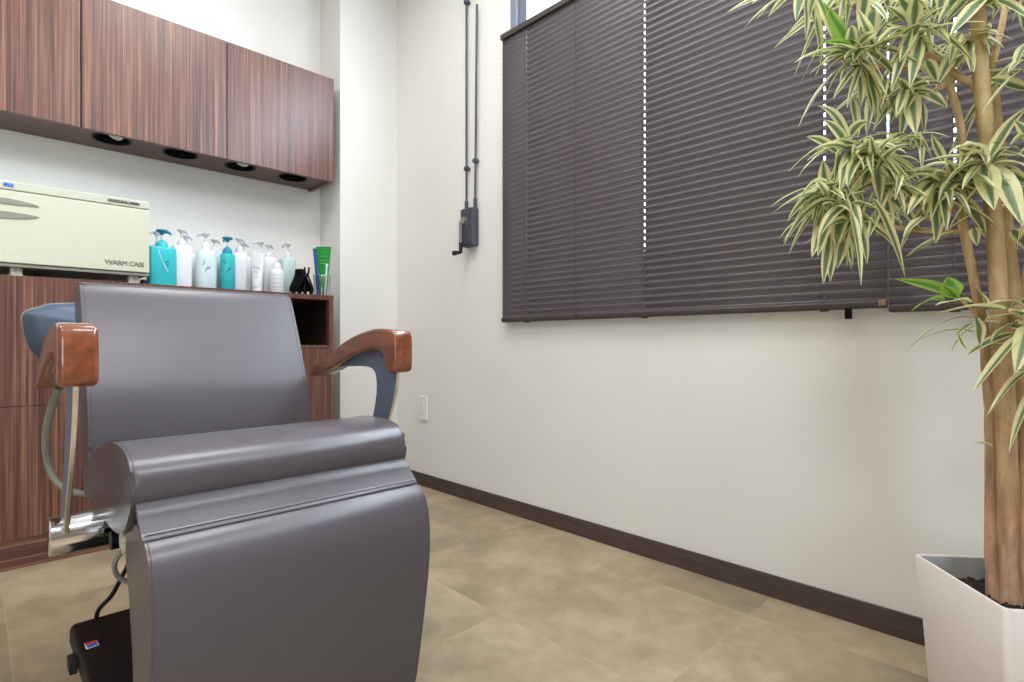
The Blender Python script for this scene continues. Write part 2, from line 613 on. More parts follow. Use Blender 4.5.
def venetian(label, y0, y1, ztop, zbot, ladders, wand=None, weight=None, cap_end=None):
    xc = XW - .026
    t = thing('venetian_blind', label, 'blind', (xc, (y0 + y1) / 2, zbot), 'dark brown blinds over the window')
    h = B(); box(h, xc - .016, xc + .018, y0 - .001, y1 + .001, ztop - .002, ztop + .022); obj('head_rail', h, 'rail', t, bevel=.003)
    pitch = .02365
    n = int(round((ztop - .012 - zbot - .020) / pitch)) + 1
    sm = B()
    ys = [y0]
    for l in sorted(ladders):
        hw = .0014 if l > 1.5 else .0027
        ys += [l - hw, l + hw]
    ys.append(y1)
    K = 8
    for i in range(n):
        zc = ztop - .012 - i * pitch
        vs = []
        for y in ys:
            row = []
            for k in range(K + 1):
                a = k / K - .5
                # closed slat: its top edge leans into the room, slightly arched
                row.append(sm.verts.new((xc - a * .0040 - .0018 * math.cos(a * PI), y, zc + .0136 * 2 * a)))
            vs.append(row)
        for j in range(len(ys) - 1):
            slot = j % 2 == 1
            for k in range(K):
                if slot and k in (2, 3, 4):
                    continue
                sm.faces.new((vs[j][k], vs[j + 1][k], vs[j + 1][k + 1], vs[j][k + 1]))
    so = obj('slats', sm, 'slat', t, angle=60)
    md = so.modifiers.new('thickness', 'SOLIDIFY'); md.thickness = .0006
    r = B(); box(r, xc - .013, xc + .012, y0, y1, zbot, zbot + .020); obj('bottom_rail', r, 'rail', t, bevel=.006, seg=3)
    for l in ladders:
        c = B(); tube(c, [(xc - .0125, l + .003, ztop), (xc - .0125, l + .003, zbot + .01)], .0009, 6); obj('ladder_cord', c, 'cord', t)
        k = B(); box(k, xc - .010, xc + .008, l - .010, l + .010, zbot - .004, zbot + .002); obj('cord_button', k, 'rail', t, bevel=.002)
    if wand:
        c = B(); tube(c, [(xc - .016, wand, ztop - .01), (xc - .0155, wand, zbot + .03)], .0013, 6); obj('tilt_cord', c, 'cord', t)
        k = B(); lathe(k, [(.002, 0), (.005, -.004), (.006, -.018), (.003, -.024)], (xc - .0175, wand, zbot + .03), 10); obj('cord_tassel', k, 'rail', t)
    if weight:
        c = B(); box(c, xc - .012, xc + .004, weight - .0075, weight + .0075, zbot - .026, zbot + .002); obj('hold_down_clip', c, 'black', t, bevel=.002)
    if cap_end is not None:
        c = B(); box(c, xc - .0145, xc + .010, cap_end - .0005, cap_end + .016, zbot + .004, zbot + .021); obj('end_cap', c, 'tan', t, bevel=.002)
    return t


venetian('wide dark brown closed venetian blind covering the window up to its left side', .331, 1.75, 2.07, .838, (1.603, 1.036, .474), 1.331, .416, .331)
venetian('dark brown venetian blind hanging behind the tall striped-leaf plant', -1.15, .3265, 2.07, .826, (.195, -.4, -1.0))

# ------------------------------------------------------------------ window operator
t = thing('window_opener', 'dark grey crank box with two long rods on the wall beside the blind', 'window opener', (XW, 1.98, 1.199))
b_ = B(); box(b_, 1.640, XW, 1.938, 2.022, 1.199, 1.376); obj('gear_box', b_, 'operator', t, bevel=.006, seg=3)
b_ = B(); box(b_, 1.636, 1.641, 1.948, 2.012, 1.215, 1.36); obj('cover_plate', b_, 'operator', t, bevel=.002)
b_ = B(); cyl(b_, (1.642, 1.992, 1.318), (1.627, 1.992, 1.318), .017); obj('crank_hub', b_, 'operator_light', t, bevel=.003)
b_ = B(); box(b_, 1.624, 1.631, 1.995, 2.013, 1.215, 1.315); obj('crank_arm', b_, 'operator_light', t, bevel=.003)
b_ = B(); cyl(b_, (1.628, 2.004, 1.217), (1.627, 2.002, 1.168), .0085, 12); cyl(b_, (1.627, 2.002, 1.171), (1.592, 2.008, 1.164), .0085, 14); cyl(b_, (1.604, 2.006, 1.1665), (1.586, 2.009, 1.163), .0115, 14)
obj('crank_handle', b_, 'black_soft', t, bevel=.002)
b_ = B(); tube(b_, smooth_path([(1.634, 1.972, 1.33), (1.630, 1.963, 1.315), (1.632, 1.968, 1.295), (1.634, 1.976, 1.285)]), .002, 8); obj('emblem', b_, 'operator_light', t)
b_ = B(); box(b_, 1.6365, 1.6395, 1.965, 1.995, 1.349, 1.356); obj('nameplate', b_, 'operator_light', t)
for yy, zt, ztop in ((2.008, 1.572, 2.62), (1.945, 1.595, 2.315)):
    b_ = B(); tube(b_, [(1.667, yy, 1.372), (1.667, yy, 1.40), (1.667, yy, 1.402), (1.667, yy - (.012 if ztop < 2.5 else 0), ztop)], [.0085, .0085, .0052, .0052], 12); obj('rod', b_, 'operator', t)
    b_ = B(); lathe(b_, [(.0075, -.012), (.009, -.008), (.009, .008), (.0075, .012)], (1.667, yy, 1.408), 12); obj('rod_sleeve', b_, 'operator', t)
    for zz in ([zt, 2.36] if ztop > 2.5 else [zt]):
        b_ = B(); lathe(b_, [(.007, -.012), (.013, -.008), (.015, 0), (.013, .008), (.007, .012)], (1.668, yy, zz), 14); box(b_, 1.668, XW, yy - .008, yy + .008, zz - .006, zz + .006); obj('rod_clip', b_, 'operator', t)

# ------------------------------------------------------------------ wall outlet
t = thing('wall_outlet', 'white wall plate low on the window wall behind the wooden armrest', 'outlet', (XW, 2.376, .345))
b_ = B(); box(b_, XW - .010, XW, 2.341, 2.411, .346, .470); obj('cover_plate', b_, 'white_plastic', t, bevel=.004, seg=3)
b_ = B(); box(b_, XW - .0125, XW - .009, 2.362, 2.390, .374, .442); obj('socket_insert', b_, 'white_plastic', t, bevel=.002)

# ------------------------------------------------------------------ wall cabinet with downlights
CY0, CX1, CZ0, CZ1 = 2.60, 1.296, 1.556, 2.072
CXL = -.74
t = thing('wall_cabinet', 'long zebrawood wall cabinet with four round downlights in its underside', 'cabinet', ((CXL + CX1) / 2, YB, CZ0))
ca = B()
box(ca, CXL, CXL + .018, CY0 + .02, YB, CZ0, CZ1)
box(ca, CX1 - .018, CX1, CY0 + .02, YB, CZ0, CZ1)
box(ca, CXL + .018, CX1 - .018, CY0 + .02, YB, CZ1 - .018, CZ1)
box(ca, CXL + .018, CX1 - .018, YB - .01, YB, CZ0 + .02, CZ1 - .018)
obj('carcass', ca, 'wood', t, smooth=False)
lamps = [(.398, 2.695), (.640, 2.695), (.883, 2.695), (1.127, 2.695)]
lr = .062
bp = B()
edges = []
def loop_edges(pts):
    vs = [bp.verts.new(p) for p in pts]
    return [bp.edges.new((vs[i], vs[(i + 1) % len(vs)])) for i in range(len(vs))]
zb = CZ0 + .008
edges += loop_edges([(CXL + .018, CY0 + .021, zb), (CX1 - .018, CY0 + .021, zb), (CX1 - .018, YB - .001, zb), (CXL + .018, YB - .001, zb)])
for x, y in lamps:
    edges += loop_edges([(x + lr * math.cos(2 * PI * k / 32), y + lr * math.sin(2 * PI * k / 32), zb) for k in range(32)])
bmesh.ops.triangle_fill(bp, edges=edges, use_beauty=True, use_dissolve=False)
ex = bmesh.ops.extrude_face_region(bp, geom=list(bp.faces))
bmesh.ops.translate(bp, verts=[g for g in ex['geom'] if isinstance(g, bmesh.types.BMVert)], vec=(0, 0, .012))
obj('bottom_panel', bp, 'carcass', t, smooth=False)
for xa, xb in ((-.72, -.221), (-.219, .288), (.290, .796), (.798, CX1)):
    d = B(); box(d, xa + .0008, xb - .0008, CY0, CY0 + .02, CZ0, CZ1); obj('cabinet_door', d, 'wood', t, bevel=.0012)
for i, (x, y) in enumerate(lamps):
    r = B(); lathe(r, [(lr - .002, .030), (lr - .002, -.002), (lr + .004, -.003), (lr + .005, .0015), (lr - .0005, .0018)], (x, y, zb), 36, cap=False)
    ring = obj('downlight', r, 'black', t)
    c = B(); lathe(c, [(lr - .003, 0), (lr - .010, .05), (.001, .052)], (x, y, zb), 32, cap=False); obj('reflector_cup', c, 'black', ring)
    l = B(); lathe(l, [(.001, .034), (.022, .034), (.030, .040), (.030, .05)], (0, 0, 0), 24)
    bmesh.ops.rotate(l, verts=l.verts, cent=(0, 0, .04), matrix=Matrix.Rotation(math.radians((38, 0, 34, 12)[i]), 3, Vector((-.7, .7, 0))))
    bmesh.ops.translate(l, verts=l.verts, vec=(x + (.012 if i != 1 else 0), y + (.012 if i != 1 else 0), zb - (.012 if i in (0, 2) else 0)))
    obj('lamp_lens', l, ('lens', 'black', 'lens', 'carcass')[i], ring)

# ------------------------------------------------------------------ counter along the back wall
KY, KX1, KZ = 2.44, 1.2145, .971
KXL = -.75
XD = .80
t = thing('storage_cabinet', 'long low zebrawood cabinet under the counter left of the chair', 'cabinet', ((KXL + XD) / 2, YB, 0))
b_ = B(); box(b_, KXL, XD - .001, KY + .02, YB - .004, .098, KZ - .024); obj('carcass', b_, 'niche', t, smooth=False)
for xa, xb in ((KXL, -.301), (-.299, XD - .001)):
    b_ = B(); box(b_, xa, xb, KY + .001, KY + .02, .539, KZ - .0221); obj('flap_door', b_, 'wood', t, bevel=.0005)
    b_ = B(); box(b_, xa, xb, KY + .001, KY + .02, .100, .5365); obj('lower_door', b_, 'wood', t, bevel=.0012)
b_ = B(); box(b_, KXL, XD - .001, KY + .009, KY + .027, 0, .098); obj('kick_plate', b_, 'wood_h', t, bevel=.001)
t = thing('shelf_cabinet', 'zebrawood end cabinet with an open shelf niche behind the chair', 'cabinet', ((XD + KX1) / 2, YB, 0))
b_ = B()
box(b_, XD, XD + .02, KY + .001, YB, .098, KZ - .022)
box(b_, KX1 - .02, KX1, KY + .001, YB, 0, KZ - .022)
box(b_, XD + .02, KX1 - .02, KY + .02, YB, .098, .118)
obj('carcass', b_, 'wood', t, bevel=.001)
b_ = B(); box(b_, XD + .02, KX1 - .02, KY + .004, YB - .012, .722, .738); obj('shelf', b_, 'wood', t, bevel=.001)
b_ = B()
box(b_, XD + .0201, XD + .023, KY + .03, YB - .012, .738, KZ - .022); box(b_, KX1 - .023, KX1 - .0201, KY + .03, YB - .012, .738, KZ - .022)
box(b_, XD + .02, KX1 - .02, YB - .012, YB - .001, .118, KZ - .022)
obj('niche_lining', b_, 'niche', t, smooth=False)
b_ = B(); box(b_, XD + .021, KX1 - .021, KY + .002, KY + .02, .100, .7205); obj('cabinet_door', b_, 'wood', t, bevel=.0012)
b_ = B(); box(b_, XD, KX1 - .02, KY + .009, KY + .027, 0, .098); obj('kick_plate', b_, 'wood_h', t, bevel=.001)
b_ = B(); box(b_, KXL, KX1 + .001, KY + .001, YB, KZ - .022, KZ)
tag(obj('countertop', b_, 'wood', bevel=.0005), 'zebrawood counter board carrying the towel warmer and pump bottles', 'counter')

# ------------------------------------------------------------------ towel warmer
WYF, WX0, WX1 = 2.47, -.32, .483
t = thing('towel_warmer', 'cream towel warming cabinet at the left end of the counter', 'towel warmer', ((WX0 + WX1) / 2, WYF + .14, KZ))
b_ = B(); box(b_, WX0, WX1, WYF + .022, WYF + .32, 1.0050, 1.2885); obj('outer_shell', b_, 'warmer_shell', t, bevel=.008, seg=3)
b_ = B(); box(b_, WX0, WX1, WYF + .004, WYF + .03, 1.2580, 1.2885); obj('top_band', b_, 'warmer_shell', t, bevel=.005, seg=3)
b_ = B(); box(b_, WX0, WX1, WYF + .006, WYF + .03, 1.0020, 1.0140); obj('lower_band', b_, 'grey', t, bevel=.003)
b_ = B(); box(b_, WX0 + .001, WX1 - .001, WYF, WYF + .02, 1.0150, 1.2550); door = obj('door', b_, 'warmer', t, bevel=.004, seg=3)


def lens_shape(bm, x0, x1, y, zc, up, dn, th=.006, n=24):
    top, bot = [], []
    for i in range(n + 1):
        u = i / n
        x = x0 + (x1 - x0) * u
        s = math.sin(PI * u) ** .6
        top.append((x, zc + up * s))
        bot.append((x, zc - dn * s))
    pts = top + bot[-2:0:-1]
    a = [bm.verts.new((x, y - th, z)) for x, z in pts]
    c = [bm.verts.new((x, y, z)) for x, z in pts]
    bm.faces.new(a)
    bm.faces.new(c[::-1])
    m = len(pts)
    for i in range(m):
        bm.faces.new((a[i], a[(i + 1) % m], c[(i + 1) % m], c[i]))


b_ = B(); lens_shape(b_, -.055, .163, WYF + .002, 1.2125, .015, .004); obj('handle_upper_lip', b_, 'grey', door)
b_ = B(); lens_shape(b_, -.055, .163, WYF + .002, 1.1775, .006, .017); obj('handle_lower_lip', b_, 'grey', door)
for fx in (-.26, -.2, .105, .437):
    if fx == -.2:
        continue
    for fy in (WYF + .045, WYF + .27):
        b_ = B(); lathe(b_, [(.021, 0), (.021, .006), (.017, .009), (.017, .036)], (fx, fy, KZ), 16, power=5); obj('foot', b_, 'warmer_shell', t)
b_ = B(); lathe(b_, [(.012, 0), (.013, .006), (.010, .022), (.002, .024)], (.474, WYF + .06, KZ), 14); obj('rubber_stopper', b_, 'black_soft', t)
b_ = B(); box(b_, .071, .099, WYF + .0025, WYF + .005, 1.2670, 1.2800); obj('badge', b_, plain('badge_blue', srgb(120, 160, 205), .4), t, bevel=.001)
bad = B(); box(bad, .074, .081, WYF + .001, WYF + .004, 1.2690, 1.2780); box(bad, .082, .085, WYF + .001, WYF + .004, 1.2690, 1.2780); box(bad, .085, .094, WYF + .001, WYF + .004, 1.2690, 1.2720); box(bad, .091, .094, WYF + .001, WYF + .004, 1.2720, 1.2770)
obj('badge_emblem', bad, 'blue', t)
b_ = B(); box(b_, .352, .452, WYF + .001, WYF + .006, 1.2675, 1.2785); obj('switch_strip', b_, 'grey', t, bevel=.002)
b_ = B()
for k in range(5):
    box(b_, .358 + k * .011, .366 + k * .011, WYF - .0005, WYF + .002, 1.2708, 1.2752)
box(b_, .422, .446, WYF - .0005, WYF + .002, 1.2700, 1.2760)
obj('switch_print', b_, 'ink', t)
cu = bpy.data.curves.new('lettering', 'FONT')
cu.body = 'WARM CABI'
cu.size = .0240
cu.fill_mode = 'NONE'
cu.bevel_depth = .00055
cu.bevel_resolution = 1
cu.space_character = .90
tmp = bpy.data.objects.new('lettering_outline', cu)
C.objects.link(tmp)
bpy.context.view_layer.update()
me = bpy.data.meshes.new_from_object(tmp.evaluated_get(bpy.context.evaluated_depsgraph_get()))
bpy.data.objects.remove(tmp)
me.materials.clear()
me.materials.append(M['ink'])
wl = max(v.co.x for v in me.vertices)
for v in me.vertices:
    v.co = Vector((v.co.x * .120 / wl, -.0006, v.co.y))
    v.co += Vector((.343, WYF, 1.036)) - t.location
lo = bpy.data.objects.new('lettering', me)
C.objects.link(lo)
lo.parent = t

# ------------------------------------------------------------------ pump bottles on the counter


def stem_pump(bm_parent, x, y, z0, z1, mat, ang, collar_r=.016, neck_mat=None, big=False):
    """collar, stem and spouted head between heights z0 and z1"""
    h = z1 - z0
    c = B(); lathe(c, [(collar_r * 1.05, 0), (collar_r * 1.05, h * .16), (collar_r * .9, h * .3), (collar_r * .45, h * .42), (.005, h * .46)], (x, y, z0), 18); obj('collar', c, neck_mat or mat, bm_parent)
    s = B(); lathe(s, [(.0045, h * .3), (.0045, h * .8)], (x, y, z0), 10); obj('pump_stem', s, 'pump_w', bm_parent)
    p = B()
    k = 1.35 if big else 1
    lathe(p, [(.0055, h * .70), (.008, h * .80), (.015 * k, h * .88), (.016 * k, h * .94), (.013 * k, h * .98), (.005, h)], (x, y, z0), 18)
    dx, dy = math.cos(ang), math.sin(ang)
    zc = z0 + h * .9
    tube(p, [(x, y, zc), (x + dx * .018, y + dy * .018, zc + .001), (x + dx * .030, y + dy * .030, zc - .003), (x + dx * .034, y + dy * .034, zc - .010)], [.0062 * k, .0055 * k, .0045, .0038], 10)
    obj('pump_head', p, mat, bm_parent)


BOT = 'salon bottles on the counter'


def bottle(label, px, y, w, dp, py_top, py_pump, mat, power=2, rot=0, pump='pump_w', ang=PI * .75, neck=None, prof=None, big=False, marks=(), cat='bottle', kind='pump_bottle', collar_r=.016):
    x, d = on_y(px, y)
    zt = EYE + (CY - py_top) / F_PX * d
    t = thing(kind, label, cat, (x, y, KZ), BOT)
    h = zt - KZ
    b_ = B()
    pr = prof or [(.92, 0), (1, .02), (1, .88), (.96, .94), (.82, .975), (.5, .995), (.36, 1)]
    lathe(b_, [(r * .5, z * h) for r, z in pr], (x, y, KZ), 32, w, dp, power, rot)
    body = obj('bottle_body', b_, mat, t)
    if py_pump:
        zp = EYE + (CY - py_pump) / F_PX * d
        stem_pump(t, x, y, zt - .004, zp, pump, ang, collar_r, neck, big)
    # printed strokes on the face turned to the viewer
    face = math.atan2(-y, -x)
    rr = (w + dp) / 4
    for (u, v, l, a, m) in marks:
        n = Vector((math.cos(face), math.sin(face), 0))
        s = Vector((-n.y, n.x, 0)) * -1
        # find the distance of the body's skin along that direction
        best = rr
        for k in range(120):
            q = k / 120 * .08
            px_, py_ = n.x * q + s.x * u * -1, n.y * q + s.y * u * -1
            lx = px_ * math.cos(rot) + py_ * math.sin(rot)
            ly = -px_ * math.sin(rot) + py_ * math.cos(rot)
            if (abs(lx) / (w / 2)) ** power + (abs(ly) / (dp / 2)) ** power > 1:
                best = q
                break
        c = Vector((x, y, KZ + v * h)) + n * (best + .0006) + s * (-u)
        e = s * -math.cos(a) * l / 2 + Vector((0, 0, 1)) * math.sin(a) * l / 2
        k_ = B(); tube(k_, [c - e, c, c + e], [.0008, .0016, .0008], 6); obj('printed_mark', k_, m, body)
    return t


flat = math.radians(20)
bottle('broad turquoise pump bottle right beside the towel warmer', 162, 2.53, .098, .050, 247.5, 229.5, 'teal', 4, .1, 'teal_dk', PI * .05, 'teal', big=True, collar_r=.021,
       prof=[(.95, 0), (1, .02), (1, .95), (.97, .985), (.9, 1)], marks=[(.016, .62, .02, .6, 'inkdark'), (.02, .56, .012, 1.2, 'inkdark')])
bottle('white pump half hidden behind the broad turquoise bottle', 157, 2.66, .07, .05, 251, 231, 'bottle_w', 3, 0, ang=PI)
bottle('tall plain white pump bottle right of the broad turquoise one', 181.5, 2.56, .072, .048, 246, 229, 'bottle_w', 4, .1, ang=PI * .2,
       prof=[(.95, 0), (1, .02), (1, .95), (.96, .985), (.8, 1)])
bottle('white pump bottle standing back in the gap left of the printed white bottle', 186.5, 2.70, .085, .055, 252, 235, 'bottle_w', 3, .1, ang=PI * .2)
bottle('rounded white pump bottle with dark script marks on a pale blue label', 206, 2.545, .078, .062, 249, 233, 'bottle_p', 2.6, .1, ang=PI * .85, neck='bottle_w',
       prof=[(.92, 0), (.97, .02), (1, .3), (1, .78), (.94, .88), (.78, .95), (.5, .985), (.4, 1)],
       marks=[(-.006, .66, .014, 1.9, 'inkdark'), (-.010, .60, .010, .5, 'inkdark'), (.004, .50, .018, 1.0, 'inkdark'), (.012, .52, .014, .9, 'inkdark'), (.0, .44, .006, .3, 'inkdark')])
bottle('pale green pump bottle behind the printed white bottle', 214.5, 2.66, .062, .055, 253, 239, 'bottle_m', 3, .1, ang=PI * .2)
bottle('slim turquoise bottle with a deep blue pump and dark script marks', 227.5, 2.545, .056, .056, 254, 237, 'teal', 2.4, 0, 'teal_dk', PI * .55, 'teal_dk', big=True, collar_r=.019,
       prof=[(.92, 0), (1, .02), (1, .94), (.95, .98), (.7, 1)],
       marks=[(-.012, .80, .014, 0, 'inkdark'), (.004, .56, .016, .9, 'inkdark'), (.011, .58, .012, .8, 'inkdark'), (-.004, .50, .006, .3, 'inkdark'), (-.008, .72, .008, .2, 'inkdark')])
bottle('white pump bottle close against the right side of the slim turquoise one', 239, 2.575, .06, .045, 252.5, 238, 'bottle_w', 3.5, .1, ang=PI * .15, marks=[(.008, .55, .012, 1.57, 'pump_w')])
bottle('white pump bottle behind, just left of the white squeeze tube', 244, 2.69, .066, .05, 256, 243, 'bottle_w', 3, .1, ang=PI * .2)
bottle('white pump bottle behind the white squeeze tube', 260.5, 2.66, .07, .05, 256, 241.5, 'bottle_w', 3, .1, ang=PI * .9)
bottle('wide white pump bottle between the squeeze tube and the mint bottle', 268.5, 2.60, .066, .05, 257, 244.5, 'bottle_w', 4, .1, ang=PI * .2)
bottle('pale mint pump bottle behind the small ribbed white bottle', 287.5, 2.62, .072, .06, 257.5, 243.5, 'bottle_m', 3, .1, ang=PI * .6)
tq = next(o for o in bpy.data.objects if o.get('label', '').startswith('broad turquoise'))
tb = next(o for o in tq.children if o.name.startswith('bottle_body'))
arc = [on_y_z(px, py, 2.502) for px, py in ((158.5, 248.5), (160.5, 256), (163.5, 264), (168, 271.5))]
b_ = B(); tube(b_, smooth_path([(x, 2.5045 - .004 * k / 3, z) for k, (x, z) in enumerate(arc)], 5), .0011, 6); obj('curved_line', b_, 'bottle_w', tb)
# squeeze tube standing on its cap
x, d = on_y(257.5, 2.54)
zt = EYE + (CY - 252) / F_PX * d
t = thing('squeeze_tube', 'white squeeze tube with grey print standing on its cap, wide crimped end up', 'tube', (x, 2.54, KZ), BOT)
b_ = B()
h = zt - KZ
rot = ANG - PI / 2
rings = []
for i in range(13):
    u = i / 12
    wx = .020 + .011 * u
    wy = .020 * (1 - u) + .0022
    ring = []
    for k in range(28):
        a = 2 * PI * k / 28
        ex, ey = wx * math.cos(a), wy * math.sin(a)
        tilt = .006 * u * (-ex / wx)
        ring.append(b_.verts.new((x + ex * math.cos(rot) - ey * math.sin(rot), 2.54 + ex * math.sin(rot) + ey * math.cos(rot), KZ + .022 + (h - .022) * u + tilt)))
    rings.append(ring)
for a, c in zip(rings, rings[1:]):
    for k in range(28):
        b_.faces.new((a[k], a[(k + 1) % 28], c[(k + 1) % 28], c[k]))
b_.faces.new(rings[0][::-1]); b_.faces.new(rings[-1])
body = obj('tube_body', b_, 'bottle_w', t)
b_ = B(); lathe(b_, [(.019, 0), (.0205, .003), (.0205, .019), (.019, .022)], (x, 2.54, KZ), 24); obj('cap', b_, 'bottle_w', t)
nrm = Vector((-math.sin(rot) * -1, math.cos(rot) * -1, 0))
side = Vector((math.cos(rot), math.sin(rot), 0))
b_ = B()
for (u, v, l, a) in ((-.012, .62, .016, 1.4), (-.006, .62, .012, 1.7), (.0, .60, .014, 1.5), (.008, .60, .014, 1.2), (.012, .585, .012, 2.0), (0, .50, .022, 0), (.002, .38, .010, 1.57), (.0, .14, .026, 0)):
    off = .0205 * (1 - (v * h - .022) / (h - .022)) + .003
    cc = Vector((x, 2.54, KZ + v * h)) + side * u + nrm * off * (1 if abs(u) < .008 else .93)
    e = side * math.cos(a) * l / 2 + Vector((0, 0, 1)) * math.sin(a) * l / 2
    tube(b_, [cc - e, cc + e], .0007, 6)
obj('printed_mark', b_, 'ink', body)
# small ribbed bottle
x, d = on_y(277, 2.525)
zt = EYE + (CY - 263) / F_PX * d
h = zt - KZ
t = thing('lotion_bottle', 'small white round-shouldered bottle with rows of fine grey print', 'bottle', (x, 2.525, KZ), BOT)
b_ = B(); lathe(b_, [(.028, 0), (.031, .004), (.031, h * .66), (.029, h * .74), (.020, h * .80), (.016, h * .81)], (x, 2.525, KZ), 28); body = obj('bottle_body', b_, 'bottle_w', t)
b_ = B(); lathe(b_, [(.018, h * .81), (.0185, h * .82), (.0175, h * .95), (.014, h * .99), (.004, h)], (x, 2.525, KZ), 24); obj('cap', b_, 'bottle_w', t)
for k in range(7):
    a0 = math.atan2(-2.525, -x)
    zz = KZ + h * (.20 + k * .065)
    b_ = B(); tube(b_, [(x + .0313 * math.cos(a0 + q), 2.525 + .0313 * math.sin(a0 + q), zz) for q in [(-.7 + .2 * j) for j in range(8)]], .0007, 5); obj('printed_line', b_, 'pump_w' if k % 2 else 'grey', body)

# black hair clips standing by the cup


def hair_clip(label, px, py_top, y, rz, lean, hgt, wid, wt0=.012, wt1=.026):
    x, d = on_y(px, y)
    t = thing('hair_clip', label, 'hair clip', (x, y, KZ), 'black hair clips by the cup')
    R = Matrix.Rotation(rz, 3, 'Z')
    def put(bm):
        for v in bm.verts:
            q = Vector(v.co)
            q.x += lean * q.z
            v.co = R @ q + Vector((x, y, KZ))
        return bm
    for s in (-1, 1):
        jb = B()
        pr = [(s * wid * .16, hgt * .97), (s * wid * .12, hgt * .80), (s * wid * .10, hgt * .68), (s * wid * .26, hgt * .5), (s * wid * .42, hgt * .32), (s * wid * .5, hgt * .16), (s * wid * .42, .002)]
        pr = smooth_path([(a, 0, b) for a, b in pr], 4)
        rows = []
        for i, p in enumerate(pr):
            u = i / (len(pr) - 1)
            hw = wt0 + (wt1 - wt0) * min(1, u * 1.5)
            rows.append([jb.verts.new((p.x + s * .003 * (1 - (2 * k / 6 - 1) ** 2), hw * (2 * k / 6 - 1), p.z)) for k in range(7)])
        for i, (a, c) in enumerate(zip(rows, rows[1:])):
            for k in range(6):
                if i > len(pr) * .78 and k % 2 == 1:
                    continue       # gaps between the prongs
                jb.faces.new((a[k], a[k + 1], c[k + 1], c[k]))
        put(jb)
        o = obj('jaw', jb, 'black', t)
        md = o.modifiers.new('thickness', 'SOLIDIFY'); md.thickness = .004; md.offset = 0
    sp = B(); tube(sp, [(0, -.016, hgt * .70), (0, .016, hgt * .70)], .008, 12); obj('spring', put(sp), 'black_soft', t)
    return t


hair_clip('black plastic hair clip leaning left beside the mint bottle', 301, 265, 2.55, rot + PI / 2 - .25, -.05, .128, .046, .018, .044)
hair_clip('black plastic hair clip standing against the clear cup', 306, 263, 2.492, rot + .2, .03, .132, .058, .010, .016)

# clear cup and what stands in it
cxp, cd = on_y(322, 2.535)
cy_ = 2.535
t = thing('plastic_cup', 'clear plastic cup at the right end of the counter holding tubes', 'cup', (cxp, cy_, KZ))
b_ = B(); lathe(b_, [(.001, .002), (.033, .002), (.039, .102), (.0405, .104), (.0415, .102), (.035, 0), (.001, 0)], (cxp, cy_, KZ), 32, cap=False); obj('cup_wall', b_, 'cup', t)


def flat_tube(label, cx, cy, z0, z1, w0, w1, mat, rz, cap_mat, prints=None):
    t = thing('squeeze_tube', label, 'tube', (cx, cy, z0), 'tubes in the clear cup')
    b_ = B()
    rings = []
    for i in range(9):
        u = i / 8
        wx = w0 + (w1 - w0) * u
        wy = .0105 * (1 - u) + .0018
        rings.append([b_.verts.new((cx + wx * math.cos(a) * math.cos(rz) - wy * math.sin(a) * math.sin(rz), cy + wx * math.cos(a) * math.sin(rz) + wy * math.sin(a) * math.cos(rz), z0 + .02 + (z1 - z0 - .02) * u)) for a in [2 * PI * k / 24 for k in range(24)]])
    for a, c in zip(rings, rings[1:]):
        for k in range(24):
            b_.faces.new((a[k], a[(k + 1) % 24], c[(k + 1) % 24], c[k]))
    b_.faces.new(rings[0][::-1]); b_.faces.new(rings[-1])
    bo = obj('tube_body', b_, mat, t)
    b_ = B(); lathe(b_, [(.012, 0), (.013, .003), (.013, .018), (.011, .022)], (cx, cy, z0), 18); obj('cap', b_, cap_mat, t)
    if prints:
        n = Vector((math.sin(rz), -math.cos(rz), 0)); s = Vector((math.cos(rz), math.sin(rz), 0))
        b_ = B()
        for (u, v, l) in prints:
            q = (v * (z1 - z0) - .02) / (z1 - z0 - .02)
            c = Vector((cx, cy, z0 + v * (z1 - z0))) + s * u + n * (.0105 * (1 - q) + .0022)
            tube(b_, [c - s * l / 2, c + s * l / 2], .0011, 6)
        obj('printed_line', b_, 'green_lt', bo)
    return t


ztop = EYE + (CY - 247) / F_PX * cd
flat_tube('bright green squeeze tube standing in the clear cup', cxp + .003, cy_ - .012, KZ + .003, ztop, .016, .037, 'green', rot, 'dkgreen', [(0, .88, .02), (.004, .80, .03), (.002, .72, .034), (.002, .66, .03)])
flat_tube('blue squeeze tube standing behind the bright green one', cxp - .007, cy_ + .015, KZ + .003, ztop - .006, .012, .031, 'blue_tube', rot, 'blue_tube')
b_ = B(); lathe(b_, [(.0045, 0), (.005, .004), (.005, .14), (.007, .142), (.007, .152), (.003, .155)], (0, 0, 0), 12)
bmesh.ops.rotate(b_, verts=b_.verts, cent=(0, 0, 0), matrix=Matrix.Rotation(math.radians(4), 3, 'Y'))
bmesh.ops.translate(b_, verts=b_.verts, vec=(cxp - .012 + .015, cy_ - .024, KZ + .003))
wt = thing('applicator_stick', 'thin white applicator stick in the clear cup in front of the green tube', 'stick', (cxp + .003, cy_ - .024, KZ + .003))
st = obj('stick_body', b_, 'bottle_w', wt)

# ------------------------------------------------------------------ barber chair
SX0, SX1 = .170, .657
XM = (SX0 + SX1) / 2
chair = thing('barber_chair', 'grey leather barber chair with glossy wooden armrests and a folded leg rest', 'chair', (XM, 1.25, 0))


